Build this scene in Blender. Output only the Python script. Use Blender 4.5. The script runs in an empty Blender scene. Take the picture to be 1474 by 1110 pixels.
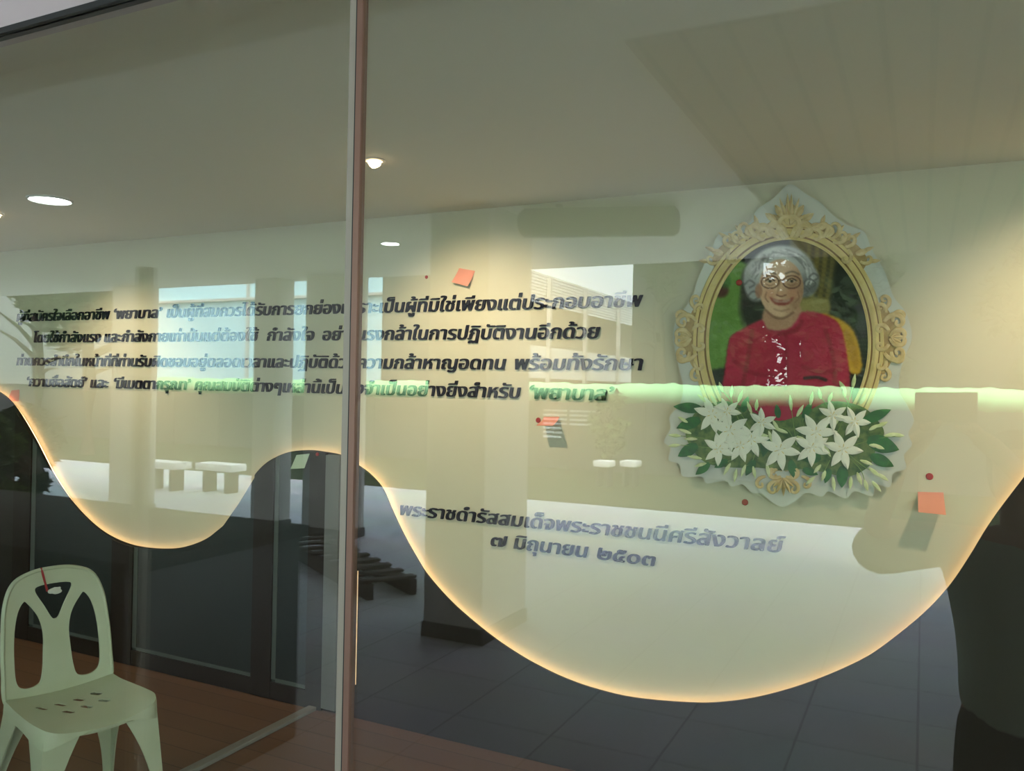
import bpy, bmesh, math, random
import numpy as np
from mathutils import Vector, Matrix, geometry, noise

random.seed(7)
sc = bpy.context.scene
COL = sc.collection

# ------------------------------------------------------------------ camera
F, YAW, PIT, ROL = 1193.7, .4611, .0032, .01984      # focal length in pixels of the 1474 x 1110 frame
K = 1.1875
CH, CG = 1.6 * K, 1.0 * K                              # camera height, distance to the glass (glass plane is Y = 0)


def cam_axes(y, p, r):
    cy, sy, cp, sp = math.cos(y), math.sin(y), math.cos(p), math.sin(p)
    f = np.array([-sy * cp, cy * cp, sp])
    rt = np.array([cy, sy, 0.])
    up = np.cross(rt, f)
    c, s = math.cos(r), math.sin(r)
    return np.array([c * rt + s * up, s * rt - c * up, f])


AX = cam_axes(YAW, PIT, ROL)
CP = np.array([0, -CG, CH])
cam_d = bpy.data.cameras.new('camera')
cam_d.sensor_fit = 'HORIZONTAL'
cam_d.sensor_width = 36
cam_d.lens = F / 1474 * 36
cam_d.clip_start = .01
cam = bpy.data.objects.new('camera', cam_d)
COL.objects.link(cam)
m3 = Matrix((AX[0], -AX[1], -AX[2])).transposed()
cam.matrix_world = Matrix.Translation(CP) @ m3.to_4x4()
sc.camera = cam


def ray(x, y):
    return AX.T @ np.array([(x - 737) / F, (y - 555) / F, 1.])


def hy(x, y, Y):                                       # point of the plane Y = const seen at a pixel
    d = ray(x, y)
    return CP + d * (Y + CG) / d[1]


def hz(x, y, Z):
    d = ray(x, y)
    return CP + d * (Z - CH) / d[2]


# ------------------------------------------------------------------ sky, exposure
sc.view_settings.view_transform = 'Standard'
sc.view_settings.look = 'None'
sc.view_settings.exposure = 0.0
sc.view_settings.gamma = 1.0
sc.view_settings.use_curve_mapping = False
sc.cycles.use_denoising = True
sc.cycles.max_bounces = 10
sc.cycles.transparent_max_bounces = 16
sc.cycles.caustics_reflective = False
sc.cycles.sample_clamp_indirect = 6
wd = bpy.data.worlds.new('overcast_sky')
sc.world = wd
wd.use_nodes = True
wt = wd.node_tree
bg = wt.nodes['Background']
tc = wt.nodes.new('ShaderNodeTexCoord')
sp_ = wt.nodes.new('ShaderNodeSeparateXYZ')
rp = wt.nodes.new('ShaderNodeValToRGB')
rp.color_ramp.elements[0].position = .0
rp.color_ramp.elements[0].color = (.9, .97, 1, 1)
rp.color_ramp.elements[1].position = .9
rp.color_ramp.elements[1].color = (.72, .88, 1, 1)
wt.links.new(tc.outputs['Generated'], sp_.inputs[0])
wt.links.new(sp_.outputs['Z'], rp.inputs[0])
wt.links.new(rp.outputs[0], bg.inputs[0])
bg.inputs[1].default_value = 7.5
sun_d = bpy.data.lights.new('hazy_sun', 'SUN')
sun_d.energy = 18
sun_d.angle = math.radians(40)
sun_d.color = (1, .96, .90)
sun = bpy.data.objects.new('hazy_sun', sun_d)
COL.objects.link(sun)
sun.rotation_euler = Vector((-.45, -.62, -.95)).to_track_quat('-Z', 'Y').to_euler()

# ------------------------------------------------------------------ materials


def s2l(c):
    return tuple((v / 12.92 if v <= .04045 else ((v + .055) / 1.055) ** 2.4) for v in c)


def mat(name, col, rough=.6, metal=0., spec=.5, bump=None, var=None, emit=None, strength=0., sub=None, trans=0.):
    m = bpy.data.materials.new(name)
    m.use_nodes = True
    nt = m.node_tree
    b = nt.nodes['Principled BSDF']
    b.inputs['Base Color'].default_value = (*col, 1)
    b.inputs['Roughness'].default_value = rough
    b.inputs['Metallic'].default_value = metal
    b.inputs['Specular IOR Level'].default_value = spec
    if trans:
        b.inputs['Transmission Weight'].default_value = trans
    if emit:
        b.inputs['Emission Color'].default_value = (*emit, 1)
        b.inputs['Emission Strength'].default_value = strength
    if var or bump:
        co = nt.nodes.new('ShaderNodeTexCoord')
        nz = nt.nodes.new('ShaderNodeTexNoise')
        nz.inputs['Scale'].default_value = (var or bump)[0]
        nz.inputs['Detail'].default_value = 6
        nt.links.new(co.outputs['Object'], nz.inputs['Vector'])
        if var:
            r = nt.nodes.new('ShaderNodeValToRGB')
            r.color_ramp.elements[0].position = .3
            r.color_ramp.elements[1].position = .7
            r.color_ramp.elements[0].color = (*var[1], 1)
            r.color_ramp.elements[1].color = (*col, 1)
            nt.links.new(nz.outputs['Fac'], r.inputs[0])
            nt.links.new(r.outputs[0], b.inputs['Base Color'])
        if bump:
            bp = nt.nodes.new('ShaderNodeBump')
            bp.inputs['Strength'].default_value = bump[1]
            bp.inputs['Distance'].default_value = .01
            nt.links.new(nz.outputs['Fac'], bp.inputs['Height'])
            nt.links.new(bp.outputs[0], b.inputs['Normal'])
    return m


def plank_mat(name, c1, c2, axis, width, gap=.04, rough=.5, gapcol=(.02, .015, .01), grain=True):
    m = bpy.data.materials.new(name)
    m.use_nodes = True
    nt = m.node_tree
    b = nt.nodes['Principled BSDF']
    b.inputs['Roughness'].default_value = rough
    co = nt.nodes.new('ShaderNodeTexCoord')
    se = nt.nodes.new('ShaderNodeSeparateXYZ')
    nt.links.new(co.outputs['Object'], se.inputs[0])
    dv = nt.nodes.new('ShaderNodeMath')
    dv.operation = 'DIVIDE'
    nt.links.new(se.outputs[axis], dv.inputs[0])
    dv.inputs[1].default_value = width
    fr = nt.nodes.new('ShaderNodeMath')
    fr.operation = 'FRACT'
    nt.links.new(dv.outputs[0], fr.inputs[0])
    lt = nt.nodes.new('ShaderNodeMath')
    lt.operation = 'LESS_THAN'
    nt.links.new(fr.outputs[0], lt.inputs[0])
    lt.inputs[1].default_value = gap
    fl = nt.nodes.new('ShaderNodeMath')
    fl.operation = 'FLOOR'
    nt.links.new(dv.outputs[0], fl.inputs[0])
    wn = nt.nodes.new('ShaderNodeTexWhiteNoise')
    wn.noise_dimensions = '1D'
    nt.links.new(fl.outputs[0], wn.inputs['W'])
    nz = nt.nodes.new('ShaderNodeTexNoise')
    mp = nt.nodes.new('ShaderNodeMapping')
    mp.inputs['Scale'].default_value = (25, 1.5, 1) if axis == 'X' else (1.5, 25, 1)
    nt.links.new(co.outputs['Object'], mp.inputs[0])
    nt.links.new(mp.outputs[0], nz.inputs['Vector'])
    nz.inputs['Scale'].default_value = 1.6
    nz.inputs['Detail'].default_value = 5
    ad = nt.nodes.new('ShaderNodeMath')
    ad.operation = 'ADD'
    nt.links.new(wn.outputs['Value'], ad.inputs[0])
    nt.links.new(nz.outputs['Fac'], ad.inputs[1])
    hf = nt.nodes.new('ShaderNodeMath')
    hf.operation = 'MULTIPLY'
    nt.links.new(ad.outputs[0], hf.inputs[0])
    hf.inputs[1].default_value = .5
    mx = nt.nodes.new('ShaderNodeMix')
    mx.data_type = 'RGBA'
    nt.links.new(hf.outputs[0], mx.inputs['Factor'])
    mx.inputs['A'].default_value = (*c1, 1)
    mx.inputs['B'].default_value = (*c2, 1)
    m2 = nt.nodes.new('ShaderNodeMix')
    m2.data_type = 'RGBA'
    nt.links.new(lt.outputs[0], m2.inputs['Factor'])
    nt.links.new(mx.outputs['Result'], m2.inputs['A'])
    m2.inputs['B'].default_value = (*gapcol, 1)
    nt.links.new(m2.outputs['Result'], b.inputs['Base Color'])
    return m


def tile_mat(name, c1, c2, gapcol, size, rough=.6):
    m = bpy.data.materials.new(name)
    m.use_nodes = True
    nt = m.node_tree
    b = nt.nodes['Principled BSDF']
    b.inputs['Roughness'].default_value = rough
    b.inputs['Specular IOR Level'].default_value = .2
    co = nt.nodes.new('ShaderNodeTexCoord')
    br = nt.nodes.new('ShaderNodeTexBrick')
    br.offset = 0
    br.inputs['Scale'].default_value = 1 / size
    br.inputs['Brick Width'].default_value = 1
    br.inputs['Row Height'].default_value = 1
    br.inputs['Mortar Size'].default_value = .012
    br.inputs['Color1'].default_value = (*c1, 1)
    br.inputs['Color2'].default_value = (*c2, 1)
    br.inputs['Mortar'].default_value = (*gapcol, 1)
    nt.links.new(co.outputs['Object'], br.inputs['Vector'])
    nz = nt.nodes.new('ShaderNodeTexNoise')
    nz.inputs['Scale'].default_value = .9
    nz.inputs['Detail'].default_value = 8
    nt.links.new(co.outputs['Object'], nz.inputs['Vector'])
    mx = nt.nodes.new('ShaderNodeMix')
    mx.data_type = 'RGBA'
    mx.blend_type = 'MULTIPLY'
    mx.inputs['Factor'].default_value = .35
    nt.links.new(br.outputs['Color'], mx.inputs['A'])
    nt.links.new(nz.outputs['Color'], mx.inputs['B'])
    nt.links.new(mx.outputs['Result'], b.inputs['Base Color'])
    return m


def glass_mat(name):
    m = bpy.data.materials.new(name)
    m.use_nodes = True
    nt = m.node_tree
    nt.nodes.remove(nt.nodes['Principled BSDF'])
    out = nt.nodes['Material Output']
    lw = nt.nodes.new('ShaderNodeLayerWeight')
    lw.inputs['Blend'].default_value = .5
    pw = nt.nodes.new('ShaderNodeMath')
    pw.operation = 'POWER'
    nt.links.new(lw.outputs['Facing'], pw.inputs[0])
    pw.inputs[1].default_value = 5
    ma = nt.nodes.new('ShaderNodeMath')
    ma.operation = 'MULTIPLY_ADD'
    nt.links.new(pw.outputs[0], ma.inputs[0])
    ma.inputs[1].default_value = .95
    ma.inputs[2].default_value = .043
    tr = nt.nodes.new('ShaderNodeBsdfTransparent')
    tr.inputs[0].default_value = (.945, .98, .935, 1)
    gl = nt.nodes.new('ShaderNodeBsdfGlossy')
    gl.inputs['Roughness'].default_value = 0
    gl.inputs['Color'].default_value = (1, 1, 1, 1)
    mx = nt.nodes.new('ShaderNodeMixShader')
    nt.links.new(ma.outputs[0], mx.inputs[0])
    nt.links.new(tr.outputs[0], mx.inputs[1])
    nt.links.new(gl.outputs[0], mx.inputs[2])
    nt.links.new(mx.outputs[0], out.inputs['Surface'])
    return m


def vcol_mat(name, rough=.45):
    m = bpy.data.materials.new(name)
    m.use_nodes = True
    nt = m.node_tree
    b = nt.nodes['Principled BSDF']
    b.inputs['Roughness'].default_value = rough
    a = nt.nodes.new('ShaderNodeAttribute')
    a.attribute_name = 'print'
    nt.links.new(a.outputs['Color'], b.inputs['Base Color'])
    return m


M = dict(
    cream=mat('cream_wall_paint', (.68, .63, .49), .75, spec=.2),
    ceil=mat('ceiling_paint', (.74, .71, .60), .85, spec=.1, bump=(4, .1)),
    dark=mat('dark_brown_laminate', (.020, .016, .014), .45, spec=.25),
    floor=plank_mat('brown_wood_floor', (.20, .100, .055), (.14, .070, .038), 'Y', .16, .02, .45),
    glass=glass_mat('window_glass'),
    brown=mat('dark_bronze_aluminium', (.016, .010, .008), .45, spec=.2),
    bronze=mat('bronze_anodised_bar', (.26, .15, .11), .4, .5),
    pale=mat('pale_aluminium', (.34, .31, .25), .45, .2),
    track=mat('dull_aluminium_track', (.27, .26, .25), .5),
    jamb=mat('grey_jamb_paint', (.15, .15, .155), .5),
    gasket=mat('black_gasket', (.012, .014, .013), .6),
    pane=mat('dark_tinted_pane', (.016, .022, .024), .3, spec=.3),
    bead=mat('grey_green_bead', (.07, .085, .08), .5),
    bulk=mat('pinkish_plaster', (.55, .47, .47), .8),
    soffit=mat('canopy_plaster', (.86, .82, .76), .85, spec=.1, bump=(3, .1)),
    plank=plank_mat('brown_soffit_boards', (.30, .22, .15), (.24, .17, .12), 'X', .17, .16, .6, (.015, .01, .008)),
    pave=tile_mat('pale_paving', (.60, .62, .66), (.55, .57, .62), (.36, .37, .40), .6),
    lawn=mat('dark_green_lawn', (.05, .06, .028), .9, var=(2.5, (.02, .028, .012)), spec=.1),  # dark green grass, tone varies at random
    conc=mat('grey_painted_concrete', (.60, .58, .54), .8, var=(3, (.52, .50, .47))),
    skirt=mat('dark_tile_skirting', (.05, .045, .045), .4),
    white=mat('white_paint', (.82, .84, .86), .6),
    slat=mat('white_louvre_metal', (.88, .90, .92), .6),
    shade=mat('dark_shade_paint', (.05, .05, .05), .8),  # near-black: the shade on distant walls is put into the colour
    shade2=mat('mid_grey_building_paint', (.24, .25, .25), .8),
    blue=mat('pale_blue_building_paint', (.60, .90, 1.0), .8, spec=.1),
    green=mat('pale_green_tarpaulin', (.50, .93, .46), .6, bump=(14, .5), spec=.2),
    bark=mat('brown_bark', (.09, .065, .045), .9, bump=(20, .6)),
    leaf=mat('dark_green_leaves', (.035, .06, .02), .7, var=(3, (.02, .035, .012)), spec=.15),
    leaf2=mat('fresh_green_leaves', (.10, .17, .04), .6, var=(3, (.06, .10, .025)), spec=.2),
    plastic=mat('pale_green_plastic', (.60, .64, .50), .38, var=(6, (.54, .58, .42)), spec=.4),
    stain=mat('dark_slot', (.02, .02, .015), .9),
    ink=mat('navy_lettering', (.005, .006, .018), .7, spec=.1),
    gold=mat('printed_gold', (.82, .66, .38), .5, var=(30, (.62, .44, .20)), spec=.3),
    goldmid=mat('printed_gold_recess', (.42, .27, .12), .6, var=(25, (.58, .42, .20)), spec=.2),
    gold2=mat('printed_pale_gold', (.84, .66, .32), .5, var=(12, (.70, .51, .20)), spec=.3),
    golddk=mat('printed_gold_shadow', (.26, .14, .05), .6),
    board=mat('pale_grey_board', (.66, .66, .62), .4, spec=.3),
    petal=mat('white_petal_print', (.93, .92, .80), .5),
    petal2=mat('petal_crease_print', (.66, .70, .50), .5),
    stamen=mat('yellow_stamen_print', (.75, .55, .08), .5),
    bud=mat('cream_bud_print', (.86, .88, .58), .5, var=(30, (.55, .66, .28))),
    gleaf=mat('deep_green_leaf_print', (.035, .19, .04), .5, var=(25, (.02, .10, .03))),
    gleaf2=mat('leaf_vein_print', (.16, .36, .10), .5),
    spray=mat('leafy_spray_print', (.20, .27, .08), .55, var=(30, (.02, .09, .02))),
    stem=mat('green_stem_print', (.20, .32, .08), .5),
    print_=vcol_mat('printed_photograph'),
    note=mat('salmon_note_paper', (.82, .32, .25), .7),
    noteW=mat('pale_green_note_paper', (.60, .68, .56), .7),
    red=mat('red_plastic', (.40, .015, .02), .35),
    ribbon=mat('red_ribbon', (.42, .03, .04), .6),
    tag=mat('crumpled_white_paper', (.75, .75, .70), .7),
    led=mat('warm_led', (1, .8, .6), .5, emit=(1, .60, .33), strength=10),
    seam=mat('warm_led_seam', (1, .8, .6), .5, emit=(1, .55, .25), strength=.55),
    lamp=mat('white_lamp_diffuser', (.9, .9, .9), .5, emit=(.93, .98, 1), strength=18),
    lamp2=mat('canopy_lamp_diffuser', (.9, .9, .9), .5, emit=(.9, .97, 1), strength=28),
    warmlamp=mat('warm_lamp_diffuser', (.9, .9, .9), .5, emit=(1, .66, .38), strength=12),
    trim=mat('white_lamp_trim', (.7, .7, .68), .5),
    wood=mat('weathered_wood', (.075, .055, .045), .8, var=(12, (.04, .03, .025))),
    skin=mat('person_skin', (.42, .24, .16), .55),
    shirt=mat('grey_green_cloth', (.36, .46, .37), .85),
    trouser=mat('dark_cloth', (.018, .018, .020), .9),
    hair=mat('black_hair', (.012, .010, .010), .6),
    phone=mat('dark_phone_shell', (.02, .02, .024), .3),
    fixture=mat('dark_fixture', (.03, .028, .025), .6),
    bench=mat('white_concrete', (.80, .80, .78), .8),
)

# ------------------------------------------------------------------ helpers


def finish(me, angle=35):
    me.validate()
    for p in me.polygons:
        p.use_smooth = True
    me.set_sharp_from_angle(angle=math.radians(angle))


def obj(name, bm, m, parent=None, angle=35):
    me = bpy.data.meshes.new(name)
    bmesh.ops.recalc_face_normals(bm, faces=bm.faces[:])
    bm.to_mesh(me)
    bm.free()
    for q in (m if isinstance(m, (list, tuple)) else [m]):
        me.materials.append(q)
    finish(me, angle)
    o = bpy.data.objects.new(name, me)
    COL.objects.link(o)
    if parent:
        o.parent = parent
        o.matrix_parent_inverse = parent.matrix_basis.inverted()
    return o


def tag(o, label, cat, group=None):
    o['label'] = label
    o['category'] = cat
    if group:
        o['group'] = group
    return o


def struct(o):
    o['kind'] = 'structure'
    return o


def thing(name, label, cat, loc=(0, 0, 0), group=None):
    o = bpy.data.objects.new(name, None)
    o.empty_display_size = .1
    COL.objects.link(o)
    o.location = loc
    return tag(o, label, cat, group)


def box(bm, x0, x1, y0, y1, z0, z1, bev=0, mi=0):
    v = [bm.verts.new((x, y, z)) for x in (x0, x1) for y in (y0, y1) for z in (z0, z1)]
    fs = [bm.faces.new([v[i] for i in q]) for q in
          ((0, 1, 3, 2), (4, 6, 7, 5), (0, 4, 5, 1), (2, 3, 7, 6), (0, 2, 6, 4), (1, 5, 7, 3))]
    for f in fs:
        f.material_index = mi
    if bev:
        es = list({e for f in fs for e in f.edges})
        bmesh.ops.bevel(bm, geom=es, offset=bev, segments=2, affect='EDGES', profile=.5)
    return bm


def nb(*a, **k):
    bm = bmesh.new()
    box(bm, *a, **k)
    return bm


def tube(bm, pts, rad, n=10, flat=1.0, up=(0, 0, 1), cap=True, mi=0):
    """round sweep along pts; rad number or list; flat squashes along 'up'"""
    pts = [Vector(p) for p in pts]
    rings = []
    for i, p in enumerate(pts):
        t = (pts[min(i + 1, len(pts) - 1)] - pts[max(i - 1, 0)])
        if t.length < 1e-9:
            t = Vector((0, 0, 1))
        t.normalize()
        u = Vector(up)
        u = u - t * u.dot(t)
        if u.length < 1e-4:
            u = t.orthogonal()
        u.normalize()
        s = t.cross(u)
        r = rad[i] if isinstance(rad, (list, tuple)) else rad
        rings.append([bm.verts.new(p + s * (r * math.cos(2 * math.pi * k / n)) + u * (r * flat * math.sin(2 * math.pi * k / n))) for k in range(n)])
    for a, b in zip(rings, rings[1:]):
        for k in range(n):
            f = bm.faces.new((a[k], a[(k + 1) % n], b[(k + 1) % n], b[k]))
            f.material_index = mi
    if cap:
        for q in (rings[0][::-1], rings[-1]):
            f = bm.faces.new(q)
            f.material_index = mi
    return bm


def lathe(bm, prof, n=28, c=(0, 0, 0), axis='Z', mi=0):
    rings = []
    for r, h in prof:
        ring = []
        for k in range(n):
            a = 2 * math.pi * k / n
            p = (r * math.cos(a), r * math.sin(a), h) if axis == 'Z' else (r * math.cos(a), h, r * math.sin(a))
            ring.append(bm.verts.new(Vector(p) + Vector(c)))
        rings.append(ring)
    for a, b in zip(rings, rings[1:]):
        for k in range(n):
            f = bm.faces.new((a[k], a[(k + 1) % n], b[(k + 1) % n], b[k]))
            f.material_index = mi
    for q in (rings[0][::-1], rings[-1]):
        f = bm.faces.new(q)
        f.material_index = mi
    return bm


def catmull(pts, n=6, closed=True):
    P = [np.array(p, float) for p in pts]
    L = len(P)
    out = []
    for i in range(L if closed else L - 1):
        g = (lambda j: P[j % L]) if closed else (lambda j: P[min(max(j, 0), L - 1)])
        a, b, c, d = g(i - 1), g(i), g(i + 1), g(i + 2)
        for k in range(n):
            t = k / n
            out.append(.5 * (2 * b + (c - a) * t + (2 * a - 5 * b + 4 * c - d) * t * t + (3 * b - a - 3 * c + d) * t ** 3))
    if not closed:
        out.append(P[-1])
    return [tuple(p) for p in out]


def inside(pt, poly):
    x, y = pt
    c = False
    j = len(poly) - 1
    for i in range(len(poly)):
        xi, yi = poly[i]
        xj, yj = poly[j]
        if (yi > y) != (yj > y) and x < (xj - xi) * (y - yi) / (yj - yi) + xi:
            c = not c
        j = i
    return c


def sheet(bm, outer, fn, holes=(), grid=0, mi=0):
    """solid slab with an outline and holes: fn(u, v, s) gives the point of face s = 0 or 1"""
    co, ed = [], []
    for loop in [outer, *holes]:
        b = len(co)
        co += [Vector(p) for p in loop]
        ed += [(b + i, b + (i + 1) % len(loop)) for i in range(len(loop))]
    if grid:
        xs = [p[0] for p in outer]
        ys = [p[1] for p in outer]
        u = min(xs) + grid * .5
        while u < max(xs):
            v = min(ys) + grid * .5
            while v < max(ys):
                if inside((u, v), outer) and not any(inside((u, v), h) for h in holes):
                    co.append(Vector((u, v)))
                v += grid
            u += grid
    vs, es, fs, *_ = geometry.delaunay_2d_cdt(co, ed, [], 0, 1e-7)
    tris = []
    for f in fs:
        c = (sum(vs[i][0] for i in f) / len(f), sum(vs[i][1] for i in f) / len(f))
        if inside(c, outer) and not any(inside(c, h) for h in holes):
            tris.append(f)
    used = sorted({i for f in tris for i in f})
    A = {i: bm.verts.new(fn(vs[i][0], vs[i][1], 0)) for i in used}
    B = {i: bm.verts.new(fn(vs[i][0], vs[i][1], 1)) for i in used}
    cnt = {}
    for f in tris:
        bm.faces.new([A[i] for i in f]).material_index = mi
        bm.faces.new([B[i] for i in reversed(f)]).material_index = mi
        for a, b in zip(f, list(f[1:]) + [f[0]]):
            cnt.setdefault((min(a, b), max(a, b)), []).append((a, b))
    for q in cnt.values():
        if len(q) == 1:
            a, b = q[0]
            bm.faces.new((A[b], A[a], B[a], B[b])).material_index = mi
    return bm


def copy_thing(o, label=None):
    c = o.copy()
    COL.objects.link(c)
    for ch in list(o.children):
        d = ch.copy()
        COL.objects.link(d)
        d.parent = c
        for g in ch.children:
            e = g.copy()
            COL.objects.link(e)
            e.parent = d
    if label:
        c['label'] = label
    return c


# ------------------------------------------------------------------ the room behind the glass
YP = 2.25 * K            # face of the dark wainscot
YW = YP + .052           # face of the cream wall
ZC = 2.41 * K            # ceiling
ZG = 2.268 * K           # top of the glass
XL, XR = -8.6, 4.2

struct(obj('floor', nb(XL, XR, .02, YW + .1, -.08, 0), M['floor']))
struct(obj('ceiling', nb(XL, XR, .02, YW + .1, ZC, ZC + .12), M['ceil']))
struct(obj('wall_back', nb(XL - .1, XR + .1, YW, YW + .15, -.08, ZC + .12), M['cream']))
struct(obj('wall_left', nb(XL - .12, XL, -.05, YW, -.08, ZC + .12), M['cream']))
struct(obj('wall_right', nb(XR, XR + .12, -.05, YW, -.08, ZC + .12), M['cream']))
ZS = 2.75 * K            # canopy soffit
struct(obj('wall_front', nb(XL - .1, XR + .1, -.008, .06, ZG + .013, ZS), M['bulk']))
struct(obj('trim_1', nb(XL, XR, -.012, .018, ZG, ZG + .013), M['gasket']))
XM = -.757 * K
w = struct(obj('window_1', nb(XL, XM - .023, -.004, .004, 0, ZG), M['glass']))
w = struct(obj('window_2', nb(XM + .006, XR, -.004, .004, 0, ZG), M['glass']))
j = struct(obj('trim_2', nb(XM - .006, XM + .006, -.008, .008, 0, ZG), M['bronze']))
j2 = obj('gasket', nb(XM - .009, XM - .006, -.007, .007, 0, ZG), M['gasket'], j)
j3 = obj('edge_strip', nb(XM - .023, XM - .009, -.006, .006, 0, ZG), M['pale'], j)

# wave outline in metres on the wainscot plane
WPX = [(0, 565), (25, 590), (50, 631), (76, 681), (101, 719), (126, 747), (151, 767), (177, 780), (202, 787), (235, 790), (262, 788),
       (290, 779), (312, 765), (330, 747), (346, 722), (360, 698), (374, 677), (392, 661), (415, 651), (442, 648), (465, 650), (493, 656),
       (520, 673), (535, 685), (551, 704), (564, 734), (580, 768), (600, 804), (617, 830), (650, 867), (690, 902), (729, 931), (774, 958),
       (827, 982), (888, 1000), (941, 1008), (1000, 1012), (1038, 1011), (1084, 1005), (1139, 991), (1194, 971), (1249, 945),
       (1295, 912), (1337, 876), (1369, 840), (1396, 800), (1419, 762), (1442, 729), (1474, 687)]
WV = [(p[0], p[2]) for p in (hy(x, y, YP) for x, y in WPX)]
left_ext = [(XL + .02, 2.15), (-8.0, 2.15), (-7.3, 2.05), (-6.7, 1.93)]
x_, z_ = WV[-1]
right_ext = [(x_ + .12, z_ + .20), (x_ + .27, z_ + .42), (x_ + .5, z_ + .6), (x_ + .9, z_ + .68), (XR - .02, z_ + .70)]
WAVE = catmull(left_ext + WV + right_ext, 5, closed=False)


def wave_z(X):
    for a, b in zip(WAVE, WAVE[1:]):
        if a[0] <= X <= b[0]:
            return a[1] + (b[1] - a[1]) * (X - a[0]) / max(b[0] - a[0], 1e-6)
    return 2


wains = thing('wainscot_panel', 'dark brown wall panel with a wavy lit top edge standing before the cream wall', 'wall panel', (-1.5, YP, 0))
bm = bmesh.new()
sheet(bm, WAVE + [(XR - .02, 0.002), (XL + .02, 0.002)], lambda u, v, s: (u, YP + .010 * s, v))
obj('panel_board', bm, M['dark'], wains)
led_pts = []
for i in range(0, len(WAVE)):
    a, b = WAVE[max(i - 1, 0)], WAVE[min(i + 1, len(WAVE) - 1)]
    t = Vector((b[0] - a[0], b[1] - a[1])).normalized()
    led_pts.append((WAVE[i][0] + t.y * .022, YP + .026, WAVE[i][1] - t.x * .022))
bm = bmesh.new()
tube(bm, led_pts, .0045, 6, up=(0, 1, 0))
o = obj('led_strip', bm, M['led'], wains)
o['label'] = 'warm glowing light strip hidden along the wavy edge'
a, b = hy(515, 822, YP - .004), hy(513.5, 986, YP - .004)
bm = bmesh.new()
tube(bm, [(a[0], YP - .003, a[2]), (a[0], YP - .003, b[2])], .0030, 6)
o = obj('light_seam', bm, M['seam'], wains)
o['label'] = 'thin vertical seam glowing warm beside the window mullion'

# glazed dark frames under the wave
gp = thing('framed_glass_panels', 'dark brown framed glass panels under the wave behind the plastic chair', 'glass partition', (-3.9, YP - .01, 0))


def px_x(x, y):
    return hy(x, y, YP)[0]


def member(name, x0, x1, z0, z1, m, d0, d1, parent=gp):
    """upright or rail; z1 None = follows the wave"""
    X0, X1 = px_x(x0, 880), px_x(x1, 880)
    if z1 is None:
        n = 8
        top = [(X0 + (X1 - X0) * i / n, wave_z(X0 + (X1 - X0) * i / n) - .006) for i in range(n + 1)]
    else:
        top = [(X0, z1), (X1, z1)]
    bm = bmesh.new()
    sheet(bm, [(X0, z0), (X1, z0)] + top[::-1], lambda u, v, s: (u, YP - (d0 if s else d1), v))
    return obj(name, bm, m, parent)


for x0, x1 in ((445, 468), (366, 394), (163, 193), (20, 44)):
    member('upright', x0, x1, .004, None, M['brown'], .0005, .022)
for x0, x1 in ((394, 445), (193, 366), (44, 163)):
    r = member('bottom_rail', x0, x1, .004, .105, M['brown'], .0005, .020)
    p = member('glass', x0, x1, .105, None, M['pane'], .0005, .008)
    member('bead', x0, x0 + 6, .120, None, M['bead'], .0082, .012, p)
    member('bead', x0 + 6, x1, .106, .128, M['bead'], .0082, .012, p)

pf = thing('partition_frame', 'pale aluminium floor track meeting a pale jamb at the foot of the dark wall', 'partition track', (-3.16, 1.2, 0))
XT = -2.665 * K
obj('floor_track', nb(XT - .028, XT + .028, .03, YP - .002, .001, .022, bev=.003), M['track'], pf)
xj0, xj1 = px_x(469, 880), px_x(489, 880)
obj('jamb', nb(xj0, xj1, YP - .03, YP - .001, .024, wave_z(xj0) - .012, bev=.002), M['jamb'], pf)

# ------------------------------------------------------------------ ceiling lamps of the room


def spot(X, Y, aim, power, label):
    t = thing('ceiling_spotlight', label, 'spotlight', (X, Y, ZC - .001), 'warm spotlights along the ceiling')
    bm = bmesh.new()
    lathe(bm, [(.045, 0), (.048, -.004), (.036, -.006), (.034, -.003)], 28, (X, Y, ZC))
    obj('trim_ring', bm, M['trim'], t)
    bm = bmesh.new()
    d = (Vector(aim) - Vector((X, Y, ZC))).normalized()
    p0 = Vector((X, Y, ZC - .004))
    tube(bm, [p0, p0 + d * .014, p0 + d * .024], [.028, .026, .020], 20)
    obj('lamp', bm, M['warmlamp'], t)
    L = bpy.data.lights.new('spot_light', 'SPOT')
    L.energy = power
    L.color = (1, .76, .53)
    L.spot_size = math.radians(95)
    L.spot_blend = .9
    L.shadow_soft_size = .035
    lo = bpy.data.objects.new('spot_light', L)
    COL.objects.link(lo)
    lo.location = Vector((X, Y, ZC)) + d * .05
    lo.rotation_euler = d.to_track_quat('-Z', 'Y').to_euler()
    return t


SPX = [(-4.12 * K, 1.52 * K), (-1.783 * K, 1.44 * K), (.55 * K, 1.48 * K)]
for (X, Y), lab, pw, az in zip(SPX, ('small warm ceiling spotlight above the left end of the text',
                             'small warm ceiling spotlight just right of the window mullion',
                             'small warm ceiling spotlight right of the portrait board'), (62, 74, 68), (1.25, 1.65, 1.65)):
    spot(X, Y, (X, YW, az), pw, lab)

p = hz(72, 287, ZC)
dl = thing('ceiling_downlight', 'bright round white downlight in the ceiling left of the mullion', 'downlight', (p[0], p[1], ZC - .001))
bm = bmesh.new()
lathe(bm, [(.112, 0), (.112, -.006), (.104, -.010), (.10, -.004)], 36, (p[0], p[1], ZC))
obj('trim_ring', bm, M['trim'], dl)
bm = bmesh.new()
lathe(bm, [(.098, -.002), (.097, -.007), (.06, -.009)], 36, (p[0], p[1], ZC))
obj('diffuser', bm, M['lamp'], dl)

# ------------------------------------------------------------------ lettering
TY = YW - .001


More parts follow.
